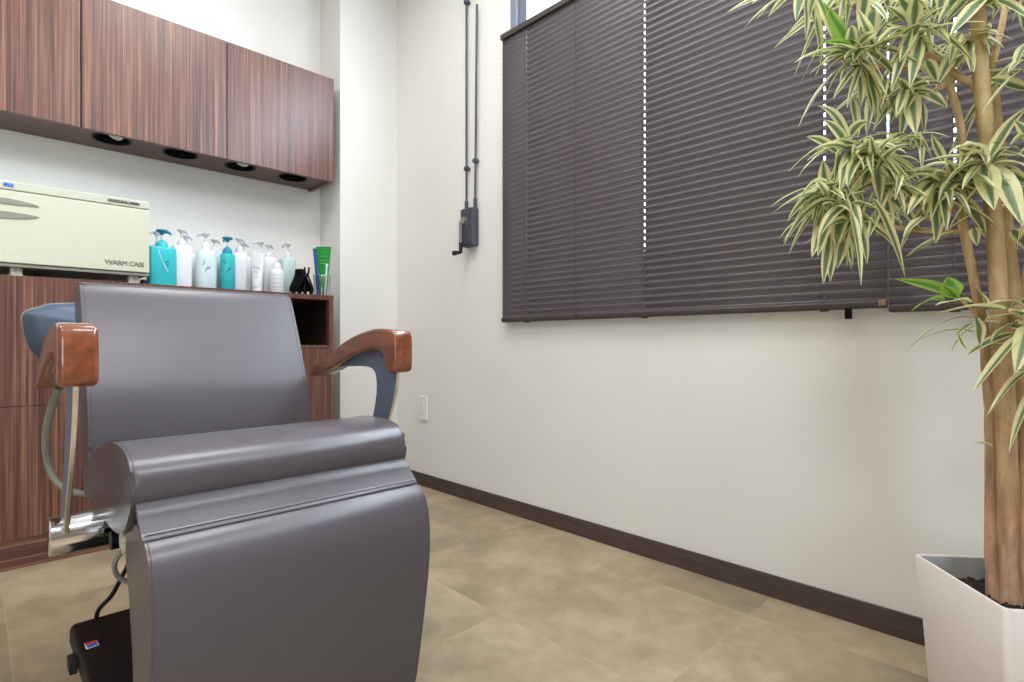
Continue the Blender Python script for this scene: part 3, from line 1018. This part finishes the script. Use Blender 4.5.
def cushion(name, prof, x0, x1, r, mat='leather', sub=4, crown=0, closed=True, seams=True, parent=None, seam_x=None):
    pts = smooth_closed([(p[0], p[1], 0) for p in prof], sub) if closed else [Vector((p[0], p[1], 0)) for p in prof]
    pr = [(p.x, p.y) for p in pts]
    b_ = B()
    caps = prism(b_, pr, x0, x1, crown=crown)
    round_ends(b_, caps, r)
    o = obj(name, b_, mat, parent or chair, angle=50)
    if seams:
        for sx in (x0 + (seam_x or r), x1 - (seam_x or r)):
            s = B()
            k = 1 + crown * (1 - (2 * (sx - x0) / (x1 - x0) - 1) ** 2)
            cy = sum(p[0] for p in pr) / len(pr); cz = sum(p[1] for p in pr) / len(pr)
            path = [(sx, cy + (p[0] - cy) * k, cz + (p[1] - cz) * k) for p in pr]
            tube(s, path + [path[0]], .0009, 6, caps=False)
            obj('seam', s, 'seam', o)
    return o


seat_prof = [(1.004, .492), (.990, .520), (.992, .548), (1.018, .570), (1.07, .581), (1.16, .578), (1.27, .556), (1.39, .515), (1.485, .468), (1.50, .440), (1.46, .428), (1.30, .428), (1.13, .432), (1.05, .452)]
cushion('seat', seat_prof, SX0, SX1, .010, seam_x=.005)
flap_prof = [(1.018, .512), (.998, .507), (.975, .488), (.956, .469), (.948, .4605), (.9495, .4575), (.957, .4615), (.978, .477), (.997, .492), (1.02, .497)]
cushion('front_flap', flap_prof, SX0 + .006, SX1 - .002, .005, seams=False)
s_ = B(); tube(s_, [(SX0 + .010, .9522, .4664), (SX1 - .006, .9522, .4664)], .0006, 6); obj('stitching', s_, 'seam', chair)
leg_prof = [(1.02, .470), (.965, .463), (.932, .448), (.914, .420), (.906, .375), (.908, .31), (.918, .24), (.936, .14), (.955, .05), (.966, .028), (.99, .022), (1.018, .030), (1.022, .10), (1.022, .22), (1.05, .33), (1.088, .41), (1.078, .452)]
cushion('leg_rest', leg_prof, SX0 + .008, SX1, .008, seam_x=.004)
back_prof = [(1.455, .50), (1.449, .53), (1.470, .625), (1.500, .70), (1.538, .785), (1.570, .850), (1.588, .878), (1.600, .888), (1.618, .890), (1.655, .884), (1.678, .868), (1.676, .84), (1.640, .75), (1.600, .65), (1.565, .55), (1.545, .46), (1.52, .43), (1.47, .44)]
cushion('backrest', back_prof, SX0 + .004, SX1, .016, seam_x=.007)
# headrest swung down behind the back
def hpt(px, py, y=1.82):
    x, z = on_y_z(px, py, y)
    return (x, z)
left = [hpt(58, 303.5), hpt(40, 307), hpt(27, 311), hpt(22.5, 315), hpt(22.5, 324), hpt(25, 337), hpt(31, 350), hpt(42, 359.5), hpt(56, 363)]
hm = .285
ol = [(hm, left[0][1] + .006)] + left + [(hm, left[-1][1] - .004)] + [(2 * hm - x, z) for x, z in left[::-1]]
ol = [(p.x, p.y) for p in smooth_closed([(x, z, 0) for x, z in ol], 3)]
cxh = sum(p[0] for p in ol) / len(ol); czh = sum(p[1] for p in ol) / len(ol)
b_ = B()
layers = [(0.0, -.024), (.55, -.022), (.86, -.012), (.97, .004), (1.0, .018), (.97, .034), (.85, .046), (.5, .052)]
rows = []
for k, dy in layers:
    k = max(k, .02)
    rows.append([b_.verts.new((cxh + (x - cxh) * k, 1.82 + dy - .9 * (x - cxh) ** 2 * k, czh + (z - czh) * k)) for x, z in ol])
n = len(ol)
for a, c in zip(rows, rows[1:]):
    for k in range(n):
        b_.faces.new((a[k], a[(k + 1) % n], c[(k + 1) % n], c[k]))
b_.faces.new(rows[0]); b_.faces.new(rows[-1][::-1])
hr = obj('headrest', b_, 'navy', chair, angle=60)
s = B(); pth = [(x, 1.856 - .9 * (x - cxh) ** 2, z) for x, z in ol]; tube(s, pth + [pth[0]], .0028, 8, caps=False); obj('piping', s, 'hose', hr)
b_ = B(); tube(b_, [(.30, 1.845, .74), (.30, 1.80, .72), (.32, 1.64, .72)], .010, 10); tube(b_, [(.46, 1.845, .74), (.46, 1.80, .72), (.46, 1.64, .72)], .010, 10); obj('headrest_stay', b_, 'chrome', chair)
# armrests
arm_prof = [(1.092, .681), (1.080, .690), (1.078, .735), (1.082, .768), (1.098, .779), (1.16, .7835), (1.225, .776), (1.285, .763), (1.375, .7326), (1.465, .694), (1.508, .669), (1.515, .660), (1.506, .655), (1.47, .660), (1.39, .681), (1.286, .714), (1.21, .729), (1.168, .732), (1.142, .724), (1.126, .706), (1.114, .685), (1.106, .680)]
panel_prof = [(1.43, .674), (1.3645, .685), (1.26, .690), (1.212, .686), (1.192, .668), (1.190, .625), (1.2075, .564), (1.232, .50), (1.262, .425), (1.266, .400), (1.230, .400), (1.216, .43), (1.175, .50), (1.138, .564), (1.112, .62), (1.099, .675), (1.10, .70), (1.135, .735), (1.2, .742), (1.286, .726), (1.39, .693)]
arm_prof = [(p.x, p.y) for p in smooth_closed([(a, b, 0) for a, b in arm_prof], 3)]
panel_prof = [(p.x, p.y) for p in smooth_closed([(a, b, 0) for a, b in panel_prof], 3)]
for side, ax0, ax1, px0, px1 in (('l', .0915, .1435, .1115, .1200), ('r', .683, .735, .7025, .711)):
    b_ = B(); soft_prism(b_, arm_prof, ax0, ax1, .008, ease=lambda p: min(1, max(.12, (1.52 - p[0]) / .15)))
    obj('armrest', b_, 'armwood', chair, angle=55)
    b_ = B(); prism(b_, panel_prof, px0, px1, rim=1); obj('arm_panel', b_, ['panel', 'brushed'], chair, angle=30, bevel=.0015)
    cx0, cx1 = (.094, .200) if side == 'l' else (.630, .736)
    b_ = B()
    tube(b_, [(cx0, 1.255, .409), (cx0 + .002, 1.255, .409), (cx0 + .004, 1.255, .409), (cx1, 1.255, .409)], [.0315, .034, .034, .034], 36)
    obj('pivot_housing', b_, 'chrome', chair)
    b_ = B(); box(b_, *( (.196, .25) if side == 'l' else (.58, .634)), 1.215, 1.295, .372, .432); obj('hinge_bracket', b_, 'black', chair, bevel=.006)
# cream coupling and cables by the hinge
b_ = B(); cyl(b_, (.180, 1.135, .409), (.215, 1.135, .409), .020, 18); cyl(b_, (.176, 1.10, .425), (.24, 1.06, .425), .008, 12); obj('coupling', b_, 'cream_plastic', chair, bevel=.003)
b_ = B(); cyl(b_, (.172, 1.15, .437), (.19, 1.15, .437), .0065, 12); cyl(b_, (.172, 1.18, .403), (.20, 1.18, .403), .016, 14); obj('bolt', b_, 'black', chair)
# grey hose hanging from the left armrest
hz = [at(59, 388, 1.16), at(53, 404, 1.17), at(47, 425, 1.18), at(45.5, 445, 1.19), at(48.5, 465, 1.20), at(56, 481, 1.20), at(68, 490, 1.20), at(82, 493.5, 1.20), at(97, 494, 1.22)]
b_ = B(); tube(b_, smooth_path(hz, 5), .0072, 12); obj('hose', b_, 'hose', chair)
b_ = B(); tube(b_, smooth_path([(.185, 1.13, .40), (.172, 1.14, .375), (.180, 1.15, .345), (.21, 1.15, .32), (.235, 1.14, .28)], 6), .0042, 10); obj('cream_cable', b_, 'hose', chair)
b_ = B(); tube(b_, smooth_path([(.205, 1.115, .40), (.200, 1.12, .33), (.222, 1.25, .315), (.238, 1.38, .295), (.236, 1.449, .249), (.222, 1.505, .185), (.204, 1.553, .140), (.204, 1.575, .10), (.206, 1.578, .03)], 6), .0048, 10); obj('black_cable', b_, 'black_soft', chair)
# base and lift
b_ = B(); caps = prism(b_, [(.98, .080), (.98, .125), (1.0, .132), (1.535, .132), (1.556, .118), (1.56, .090), (1.55, .080)], .152, .66)
round_ends(b_, caps, .010, 4); base = obj('base_box', b_, 'black', chair, angle=40)
b_ = B(); box(b_, .215, .60, 1.0, 1.50, 0, .082); obj('base_plate', b_, 'black_soft', chair, bevel=.003)
b_ = B(); box(b_, .163, .184, 1.392, 1.420, .1315, .1326); lab = obj('sticker', b_, 'bottle_w', base, smooth=False)
b_ = B(); box(b_, .164, .1835, 1.4065, 1.4195, .1326, .1329); obj('sticker_red', b_, 'red', base, smooth=False)
b_ = B(); box(b_, .1655, .1828, 1.3935, 1.4062, .1326, .1329); box(b_, .171, .176, 1.4062, 1.413, .1326, .1330); obj('sticker_blue', b_, 'blue', base, smooth=False)
b_ = B(); tube(b_, [(.170, 1.47, .088), (.148, 1.47, .092), (.145, 1.455, .092)], .006, 10); box(b_, .139, .152, 1.415, 1.460, .078, .102); obj('foot_lever', b_, 'black_soft', chair, bevel=.003)
b_ = B(); lathe(b_, [(.13, .13), (.12, .16), (.085, .18), (.085, .39), (.11, .40), (.11, .43)], (XM, 1.27, 0), 32); obj('lift_column', b_, 'black', chair)
b_ = B(); box(b_, .24, .59, 1.08, 1.46, .395, .430); obj('seat_frame', b_, 'black', chair, bevel=.006)
b_ = B(); box(b_, .25, .29, 1.03, 1.12, .40, .43); box(b_, .54, .58, 1.03, 1.12, .40, .43); obj('leg_rest_hinge', b_, 'chrome', chair, bevel=.004)

# ------------------------------------------------------------------ potted plant
e1 = FW * math.cos(math.radians(6.2)) + RT * math.sin(math.radians(6.2))
e2 = RT * math.cos(math.radians(6.2)) - FW * math.sin(math.radians(6.2))
ZT = .30
SZ = .242
fl = at(1005.6, 609, .929); fl.z = 0
pc = fl + e1 * SZ / 2 + e2 * SZ / 2
plant = thing('potted_plant', 'tall dracaena with cream-edged striped leaves in a white square pot', 'plant', pc)


def sq_rings(bm, prof, rr=.010, n=5):
    rings = []
    for h, z in prof:
        ring = []
        for qx, qy in ((1, 1), (-1, 1), (-1, -1), (1, -1)):
            a0 = math.atan2(qy, qx) - PI / 4
            for k in range(n):
                a = a0 + PI / 2 * k / (n - 1)
                r = min(rr, h * .5)
                lx, ly = qx * (h - r) + r * math.cos(a), qy * (h - r) + r * math.sin(a)
                ring.append(bm.verts.new(pc + e1 * lx + e2 * ly + Vector((0, 0, z))))
        rings.append(ring)
    m = len(rings[0])
    for a, b in zip(rings, rings[1:]):
        for k in range(m):
            bm.faces.new((a[k], a[(k + 1) % m], b[(k + 1) % m], b[k]))
    return rings


hs = SZ / 2 + .004
b_ = B()
rs = sq_rings(b_, [(hs - .021, 0), (hs - .018, .006), (hs - .009, .17), (hs, ZT - .002), (hs - .001, ZT), (hs - .0055, ZT), (hs - .0065, ZT - .003)])
b_.faces.new(rs[0][::-1])
obj('pot', b_, 'pot', plant, angle=50)
b_ = B(); sq_rings(b_, [(hs - .0065, ZT - .003), (hs - .016, .12)], .008); obj('pot_lining', b_, 'pot_in', plant)
b_ = B()
G = 26
gv = {}
for i in range(G + 1):
    for j in range(G + 1):
        lx, ly = (i / G - .5) * 2 * (hs - .0085), (j / G - .5) * 2 * (hs - .0085)
        edge = max(abs(lx), abs(ly)) / hs
        gv[i, j] = b_.verts.new(pc + e1 * lx + e2 * ly + Vector((0, 0, .262 + random.uniform(-.006, .008) * (edge < .9) - .01 * edge)))
for i in range(G):
    for j in range(G):
        b_.faces.new((gv[i, j], gv[i + 1, j], gv[i + 1, j + 1], gv[i, j + 1]))
for k in range(120):
    lx, ly = random.uniform(-.1, .1), random.uniform(-.1, .1)
    c = pc + e1 * lx + e2 * ly + Vector((0, 0, .266))
    r = bmesh.ops.create_icosphere(b_, subdivisions=1, radius=random.uniform(.003, .007), matrix=Matrix.Translation(c) @ Matrix.Diagonal((1, random.uniform(.5, 1.2), random.uniform(.4, .9), 1)))
so = obj('soil', b_, 'soil', plant, smooth=False)


def cane(name, pts, sub=5, n=12, wob=.05):
    P = [at(p[0], p[1], p[2]) for p in pts]
    path = smooth_path(P, sub)
    rad = []
    for i in range(len(path)):
        u = i / sub
        k = min(int(u), len(pts) - 2)
        f = u - k
        rad.append((pts[k][3] * (1 - f) + pts[min(k + 1, len(pts) - 1)][3] * f) * (1 + random.uniform(-wob, wob)))
    b_ = B()
    tube(b_, path, rad, n)
    return obj(name, b_, 'bark', plant, angle=80)


cane('cane', [(1011, 606, 1.03, .0175), (1010, 560, 1.03, .0165), (1008, 490, 1.02, .0160), (1005, 400, 1.02, .0150), (999, 300, 1.02, .0142), (993, 210, 1.02, .0130), (986, 130, 1.02, .0128), (980.5, 70, 1.02, .0125), (978, 10, 1.02, .0115), (975, -60, 1.02, .010)])
cane('cane', [(1030, 612, 1.02, .017), (1028, 540, 1.01, .0165), (1026, 470, 1.02, .0150), (1021, 380, 1.035, .0125), (1015, 300, 1.045, .0115), (1008, 240, 1.05, .0105), (1002, 170, 1.05, .0095), (996, 110, 1.05, .0085), (992, 72, 1.05, .0068), (996, 50, 1.05, .006), (1004, 15, 1.05, .0055), (1009, -30, 1.05, .005)])
cane('cane', [(996, 604, 1.05, .0155), (994, 540, 1.06, .0150), (994, 470, 1.06, .0140), (992, 410, 1.06, .0120), (988, 370, 1.06, .0105), (984, 330, 1.06, .0090), (978, 300, 1.05, .0082), (972, 270, 1.05, .0076), (965, 235, 1.05, .0076), (961, 205, 1.05, .0075), (963.5, 150, 1.05, .007), (957, 110, 1.05, .0066), (949, 85, 1.05, .0063), (943.5, 66, 1.05, .0066), (933, 58, 1.05, .006), (924, 53, 1.05, .0052)])
cane('cane', [(1018, 606, 1.075, .016), (1016, 520, 1.075, .015), (1014, 430, 1.07, .0125), (1016, 350, 1.06, .009), (1022, 300, 1.055, .008), (1032, 250, 1.05, .007), (1045, 180, 1.05, .006), (1050, 120, 1.05, .006)])
cane('branch', [(982, 97, 1.02, .0062), (972, 84, 1.03, .0066), (957, 76, 1.04, .0066), (944, 66, 1.05, .0062)])
cane('branch', [(980, 74, 1.03, .006), (973, 63, 1.04, .0055), (967, 50, 1.04, .005), (965, 36, 1.04, .0045)])
cane('branch', [(962, 231, 1.05, .0048), (937, 231.5, 1.05, .0042), (916, 230, 1.05, .0042), (894, 227, 1.05, .0038), (872, 222, 1.04, .0034), (848, 207, 1.03, .003)])
cane('branch', [(924, 54, 1.05, .0046), (919, 59, 1.05, .0046), (918, 44, 1.05, .0042), (916, 28, 1.04, .004)])
cane('branch', [(919, 57, 1.05, .0042), (917, 64, 1.05, .0036), (899, 69, 1.05, .0034), (876, 66, 1.03, .0032), (860, 58, 1.02, .003)])
cane('branch', [(947, 82, 1.05, .004), (938, 89, 1.05, .0038), (925, 92, 1.05, .0042), (917, 88, 1.05, .004)])
cane('branch', [(961, 212, 1.05, .005), (950, 208, 1.05, .005), (938, 212, 1.05, .0048), (928, 219, 1.05, .004)])
cane('branch', [(962, 206, 1.05, .0052), (972, 192, 1.04, .005), (980, 178, 1.02, .0045), (988, 164, 1.0, .004)])
cane('branch', [(938, 212, 1.05, .004), (915, 200, 1.05, .0035), (888, 178, 1.05, .003), (872, 160, 1.04, .003), (852, 150, 1.03, .0028)])
cane('branch', [(848, 207, 1.03, .003), (836, 202, 1.03, .0026), (826, 195, 1.03, .0024)])
cane('branch', [(978, 25, 1.04, .006), (960, 5, 1.04, .005), (930, -15, 1.04, .004), (870, -22, 1.02, .0035), (802, -14, 1.0, .003)])
cane('branch', [(984, 330, 1.05, .004), (978, 318, 1.05, .0035), (970, 308, 1.05, .003), (958, 298, 1.05, .0028)])
cane('branch', [(1008, 420, 1.0, .003), (1003, 385, 1.0, .003), (996, 360, 1.0, .0028), (994, 350, 1.0, .002)])
cane('branch', [(1018, 330, 1.03, .004), (1014, 318, 1.0, .004), (1010, 310, .98, .0035)])

leaf_no = [0]


def leaf(bm, uvl, base, ctrl, tip, width, roll=0., n=11, k_=5):
    """a lance-shaped blade along the curve base-ctrl-tip, folded a little along its midrib"""
    leaf_no[0] += 1
    idx = leaf_no[0]
    rows = []
    prev = None
    wav = random.uniform(0, 6)
    for i in range(n):
        t = i / (n - 1)
        p = base * (1 - t) ** 2 + ctrl * 2 * t * (1 - t) + tip * t * t
        d = (ctrl - base) * (1 - t) + (tip - ctrl) * t
        if d.length < 1e-6:
            d = tip - base
        d.normalize()
        if prev is None:
            up = Vector((0, 0, 1)) if abs(d.z) < .93 else (FW * -1)
            s = d.cross(up).normalized()
            s = Matrix.Rotation(roll, 3, d) @ s
        else:
            s = (prev - d * prev.dot(d)).normalized()
        prev = s
        nn = s.cross(d).normalized()
        w = width * .5 * (.30 + .70 * min(1, t / .30) ** .8) * (1 - max(0, (t - .42) / .58) ** 1.9) + .0003
        row = []
        for k in range(k_):
            u = k / (k_ - 1) * 2 - 1
            q = p + s * u * w + nn * (abs(u) * w * .32 + math.sin(t * 9 + wav + u) * w * .07)
            row.append(bm.verts.new(q))
        rows.append(row)
    for i, (a, b) in enumerate(zip(rows, rows[1:])):
        for k in range(k_ - 1):
            f = bm.faces.new((a[k], a[k + 1], b[k + 1], b[k]))
            for l, (ii, kk) in zip(f.loops, ((i, k), (i, k + 1), (i + 1, k + 1), (i + 1, k))):
                l[uvl].uv = (idx + .02 + .96 * kk / (k_ - 1), ii / (n - 1))


def rosette(center, explicit, n_rand=8, L=(.09, .15), W=(.014, .023), d=1.03, bias=(0, 0), young=False, spread=1.0, up=.5):
    bm = B()
    uvl = bm.loops.layers.uv.new('UVMap')
    for e in explicit:
        bx, by, tx, ty, arc, w = e[:6]
        d0 = d + random.uniform(-.012, .012)
        d1 = d0 + (e[6] if len(e) > 6 else random.uniform(-.06, .04))
        p0, p2 = at(bx, by, d0), at(tx, ty, d1)
        c = (p0 + p2) / 2 + Vector((0, 0, arc * d / F_PX)) - (p2 - p0) * .08
        leaf(bm, uvl, p0, c, p2, w * 1.22, roll=e[7] if len(e) > 7 else random.uniform(-.5, .5))
    c0 = at(center[0], center[1], d)
    for k in range(int(n_rand * 2.2)):
        a = 2 * PI * random.random()
        l = random.uniform(*L)
        el = random.uniform(-.9, 1.1) * up
        hor = FW * math.cos(a) * .8 + RT * math.sin(a)
        hor += RT * bias[0]
        hor.normalize()
        dr = (hor * random.uniform(.35, 1) + Vector((0, 0, el + bias[1]))).normalized()
        b0 = c0 + Vector((random.gauss(0, .014), random.gauss(0, .014), random.gauss(0, .014)))
        sag = random.uniform(.15, 1.15) * l
        ct = b0 + dr * l * .5
        tp = b0 + dr * l * random.uniform(.80, 1.1) + Vector((random.uniform(-.1, .1) * l, random.uniform(-.1, .1) * l, -sag * .75))
        leaf(bm, uvl, b0, ct, tp, random.uniform(*W), roll=random.uniform(-.9, .9))
    bmesh.ops.recalc_face_normals(bm, faces=[])
    return obj('young_shoot' if young else 'leaf_rosette', bm, 'leaf_young' if young else 'leaf', plant, angle=180)


# the leaves one can follow one by one in the photograph, then each tuft filled out
rosette((802, -14), [(800, -14, 743, 29, 8, .020), (796, -10, 768, 17, 4, .014), (806, -14, 806, 40, 0, .017), (803, -12, 796, 21, 2, .016), (818, -14, 809, 19, 6, .016), (798, -18, 752, 4, 10, .014), (808, -16, 815, 25, 3, .013)], 5, d=1.0)
rosette((862, -18), [(848, -14, 839, 29, 6, .014), (852, -14, 846, 30, 12, .010), (866, -20, 868, 30, 0, .026), (868, -20, 860, 36, 2, .020), (880, -18, 890, 16, 8, .018), (858, -18, 836, 8, 8, .014)], 6, d=1.03)
rosette((858, 56), [(856, 54, 794, 63, 17, .016, -.05), (852, 54, 820, 60, 8, .013), (853, 57, 821, 77, 10, .014), (857, 66, 833, 99, 2, .011), (858, 66, 861, 107, 0, .019), (866, 58, 902, 27, 12, .017), (868, 42, 874, -4, 0, .026), (872, 42, 906, 4, 6, .020), (860, 62, 884, 104, 4, .020), (863, 66, 890, 104, 8, .022), (868, 66, 877, 116, 2, .018), (853, 52, 851, 25, 6, .018), (862, 64, 847, 108, 4, .011), (866, 60, 872, 112, 6, .014)], 12, L=(.06, .11), d=1.02)
rosette((851, 149), [(851, 150, 817, 106, 26, .014, -.05), (848, 148, 824, 120, 10, .013), (848, 149, 788, 172, 22, .016, -.06), (852, 149, 892, 135, 12, .011), (850, 152, 830, 180, 6, .018), (852, 150, 840, 190, 8, .018), (851, 148, 797, 178, 24, .010), (856, 152, 862, 185, 8, .015)], 9, L=(.06, .11), d=1.03)
rosette((876, 90), [(852, 98, 858, 138, 0, .019), (874, 84, 876, 122, 0, .024), (902, 92, 873, 131, 6, .019), (880, 84, 868, 110, 2, .018), (886, 84, 896, 118, 4, .016), (900, 86, 890, 125, 4, .016)], 4, L=(.05, .09), d=1.06)
rosette((874, 158), [(871, 160, 901, 132, 6, .021), (874, 160, 846, 194, 4, .026), (876, 160, 912, 150, 10, .018), (874, 162, 858, 200, 6, .018), (878, 160, 897, 188, 8, .020), (880, 166, 915, 168, 12, .018), (870, 158, 842, 168, 10, .016), (876, 162, 880, 205, 6, .018)], 12, L=(.06, .11), d=1.02)
rosette((826, 196), [(824, 195, 773, 213, 12, .019, -.04), (821, 196, 794, 223, 14, .012), (824, 198, 813, 223, 3, .018), (826, 196, 823, 160, 0, .020), (823, 208, 811, 256, 6, .010), (824, 222, 812, 257, 2, .017), (829, 236, 823, 284, 0, .014), (832, 240, 830, 282, 0, .014), (827, 212, 837, 247, 4, .019), (830, 198, 846, 178, 4, .018)], 9, L=(.06, .10), d=1.03, bias=(0, -.25))
rosette((848, 208), [(842, 216, 836, 246, 0, .024), (846, 228, 837, 269, 2, .020), (852, 216, 845, 243, 2, .018), (846, 206, 862, 234, 20, .017), (860, 218, 867, 264, 0, .016), (880, 208, 868, 239, 4, .012), (846, 208, 866, 192, 8, .018), (850, 206, 880, 212, 10, .018), (846, 210, 832, 238, 6, .019), (844, 210, 850, 262, 6, .014), (850, 210, 858, 250, 4, .016), (843, 208, 822, 205, 6, .016)], 14, L=(.06, .10), d=1.02, bias=(0, -.3))
rosette((888, 182), [(888, 180, 884, 208, 0, .024), (886, 200, 892, 236, 2, .017), (890, 182, 868, 205, 8, .016), (892, 184, 905, 215, 6, .018), (890, 180, 918, 172, 8, .016), (888, 186, 875, 222, 5, .014)], 8, L=(.06, .10), d=1.04)
rosette((916, 27), [(914, 28, 951, 43, 14, .022, -.06), (911, 31, 891, 92, 4, .016), (914, 26, 917, -8, 0, .022), (908, 26, 878, 42, 4, .022), (909, 31, 878, 50, 4, .018), (906, 22, 884, 6, 4, .018), (916, 30, 900, 62, 6, .020), (918, 34, 932, 66, 4, .016), (914, 24, 898, -4, 4, .018), (920, 40, 910, 88, 3, .018), (926, 60, 938, 84, 4, .016)], 8, L=(.06, .12), d=1.02)
rosette((936, -24), [(934, -22, 932, 25, 0, .026), (944, -22, 939, 17, 0, .022), (962, -6, 938, 24, 4, .018), (928, -24, 916, 22, 3, .024), (950, -24, 952, 12, 2, .020), (972, -4, 942, 28, 5, .016)], 8, L=(.07, .12), d=1.02)
rosette((988, -8), [(985, -2, 950, 36, 3, .023, -.05), (1005, -8, 992, 20, 5, .010), (990, -6, 1010, 12, 8, .012)], 3, d=.99, L=(.06, .1))
rosette((963, 42), [(962, 38, 991, 28, 5, .009), (952, 66, 965, 53, 0, .018), (960, 46, 940, 68, 6, .018), (964, 46, 974, 72, 4, .016), (962, 44, 946, 52, 8, .018), (975, 40, 994, 34, 6, .016), (958, 48, 936, 88, 4, .018)], 8, L=(.05, .09), d=1.05)
rosette((914, 92), [(911, 92, 916, 135, 0, .023), (908, 98, 900, 138, 2, .019), (916, 90, 905, 112, 4, .014), (918, 92, 912, 118, 2, .016), (912, 88, 886, 100, 6, .016), (922, 92, 948, 108, 4, .016), (906, 86, 896, 118, 2, .014), (904, 84, 888, 112, 4, .018)], 5, L=(.05, .08), d=1.05)
rosette((905, 140), [(903, 138, 932, 158, 24, .010), (902, 138, 884, 152, 6, .018), (944, 162, 931, 133, -4, .014), (922, 150, 922, 172, 18, .008)], 3, L=(.05, .08), d=1.04)
rosette((989, 162), [(988, 160, 949, 154, 22, .020, -.06), (990, 158, 1028, 106, 10, .022), (989, 161, 956, 172, 18, .014), (988, 161, 937, 174, 20, .014), (983, 164, 994, 210, 2, .030, -.06, .2), (992, 164, 1023, 227, 6, .030, -.07, .2), (994, 160, 1022, 152, 16, .016), (992, 162, 1035, 160, 10, .018), (992, 164, 1036, 192, 10, .022), (986, 164, 962, 190, 10, .018), (990, 160, 1004, 142, 8, .018), (984, 162, 945, 184, 14, .014), (994, 165, 1040, 176, 12, .024)], 8, L=(.06, .11), d=.98)
rosette((948, 188), [(936, 188, 935.6, 244, 0, .026, -.02, 0), (920, 184, 896, 220, 8, .020), (936, 180, 907, 215, 8, .020), (930, 205, 897, 258, 16, .012), (955, 232, 906, 257, 4, .016), (928, 217, 903, 237, 8, .015), (946, 186, 912, 186, 12, .020), (950, 186, 930, 168, 8, .016), (944, 190, 918, 200, 8, .020), (952, 188, 968, 214, 6, .018), (948, 184, 970, 172, 8, .018), (974, 228, 977, 246, 3, .014), (976, 226, 990, 242, 4, .012), (950, 200, 940, 226, 4, .016), (940, 184, 902, 178, 10, .018), (956, 182, 946, 160, 6, .014)], 14, L=(.05, .10), d=1.02)
rosette((1034, 58), [(1034, 66, 981, 115, 16, .012, -.04), (1032, 40, 1012, 73, 10, .018), (990, 80, 1034, 92, 0, .030), (1024, -4, 1023, 31, 0, .016), (1030, 72, 992, 78, 6, .016), (1030, -2, 1012, 22, 6, .014)], 5, d=1.0)
rosette((1046, 190), [(1040, 186, 1012, 200, 8, .020), (1044, 150, 1014, 120, 0, .020), (1042, 142, 1018, 158, 8, .018), (1012, 230, 1032, 254, 4, .022), (1048, 205, 1020, 240, 8, .018), (1046, 130, 1010, 145, 10, .018)], 8, d=1.0)
rosette((1012, 311), [(1004, 310, 936, 314, 8, .027, -.02, .1), (970, 303, 935, 306, 6, .020, -.02, .1), (1026, 308, 985, 307, 12, .019), (1014, 312, 1040, 330, 8, .020), (1018, 318, 985, 320, 6, .020), (1012, 308, 1040, 300, 8, .02), (1018, 322, 990, 344, 6, .024), (1030, 330, 972, 394, 10, .021, -.05), (1012, 347, 977, 350, 8, .012), (1032, 326, 1015, 374, 8, .028, -.05), (1014, 312, 1038, 318, 4, .02)], 3, L=(.07, .11), d=.99, bias=(.4, .1))
rosette((975, 320), [(974, 318, 900, 358, 24, .011, -.03), (974, 332, 899, 352, 18, .008, -.03), (976, 318, 980, 348, 2, .022), (958, 333, 968, 350, -6, .006), (973, 324, 955, 336, 5, .006)], 0, d=1.0)
rosette((1042, 372), [(1044, 366, 987, 416, 20, .021, -.03), (1044, 384, 1009, 453, 26, .021, -.03), (1044, 376, 1015, 372, 8, .016), (992, 447, 971, 444, 5, .009)], 3, d=.97, bias=(.6, 0))
rosette((850, 46), [(853, 48, 824, 3, 0, .022, -.02, 1.2), (852, 47, 822, 42, 4, .012)], 0, d=1.0, young=True)
rosette((957, 298), [(958, 298, 895, 279, 6, .020, -.03, .5), (944, 300, 910, 313, 10, .014, -.03, .5), (956, 297, 947, 277, 0, .030, 0, 1.2), (957, 298, 940, 285, 2, .016)], 0, d=1.02, young=True)

# ------------------------------------------------------------------ light


def area(name, loc, size, power, col=(1, 1, 1), rot=(0, 0, 0), shape='RECTANGLE', size_y=None):
    l = bpy.data.lights.new(name, 'AREA')
    l.shape = shape
    l.size = size
    if size_y:
        l.size_y = size_y
    l.energy = power
    l.color = col
    o = bpy.data.objects.new(name, l)
    C.objects.link(o)
    o.location = loc
    o.rotation_euler = rot
    o['kind'] = 'helper'
    return o


# daylight through the opening behind the viewer
area('daylight_front_opening', (-1.7, YF + .02, 1.3), 1.5, 14, (.88, .94, 1), (PI / 2, 0, 0), size_y=1.9)
# daylight falling in through the strip of window above the blinds
area('daylight_window_top', (XW + .14, .3, 2.36), .46, 140, (.84, .92, 1), (0, math.radians(62), 0), size_y=2.8)
# assumed lamps on the unseen ceiling, the last one placed to brighten the plant
for x, y in ((-.8, 1.5), (.75, 1.45), (-.8, -.2), (.55, -.4)):
    area('unseen_ceiling_light', (x, y, ZC - .02), .6, 16, (1, .99, .95), (0, 0, 0), 'SQUARE')

w = bpy.data.worlds.new('sky')
S.world = w
w.use_nodes = True
bg = w.node_tree.nodes['Background']
bg.inputs['Color'].default_value = (.80, .90, 1, 1)
bg.inputs['Strength'].default_value = 5.0

S.view_settings.view_transform = 'Standard'
S.view_settings.look = 'None'
S.view_settings.exposure = 0
S.view_settings.gamma = 1
S.view_settings.use_curve_mapping = False
S.cycles.use_denoising = True
S.cycles.max_bounces = 8
S.cycles.sample_clamp_indirect = 8
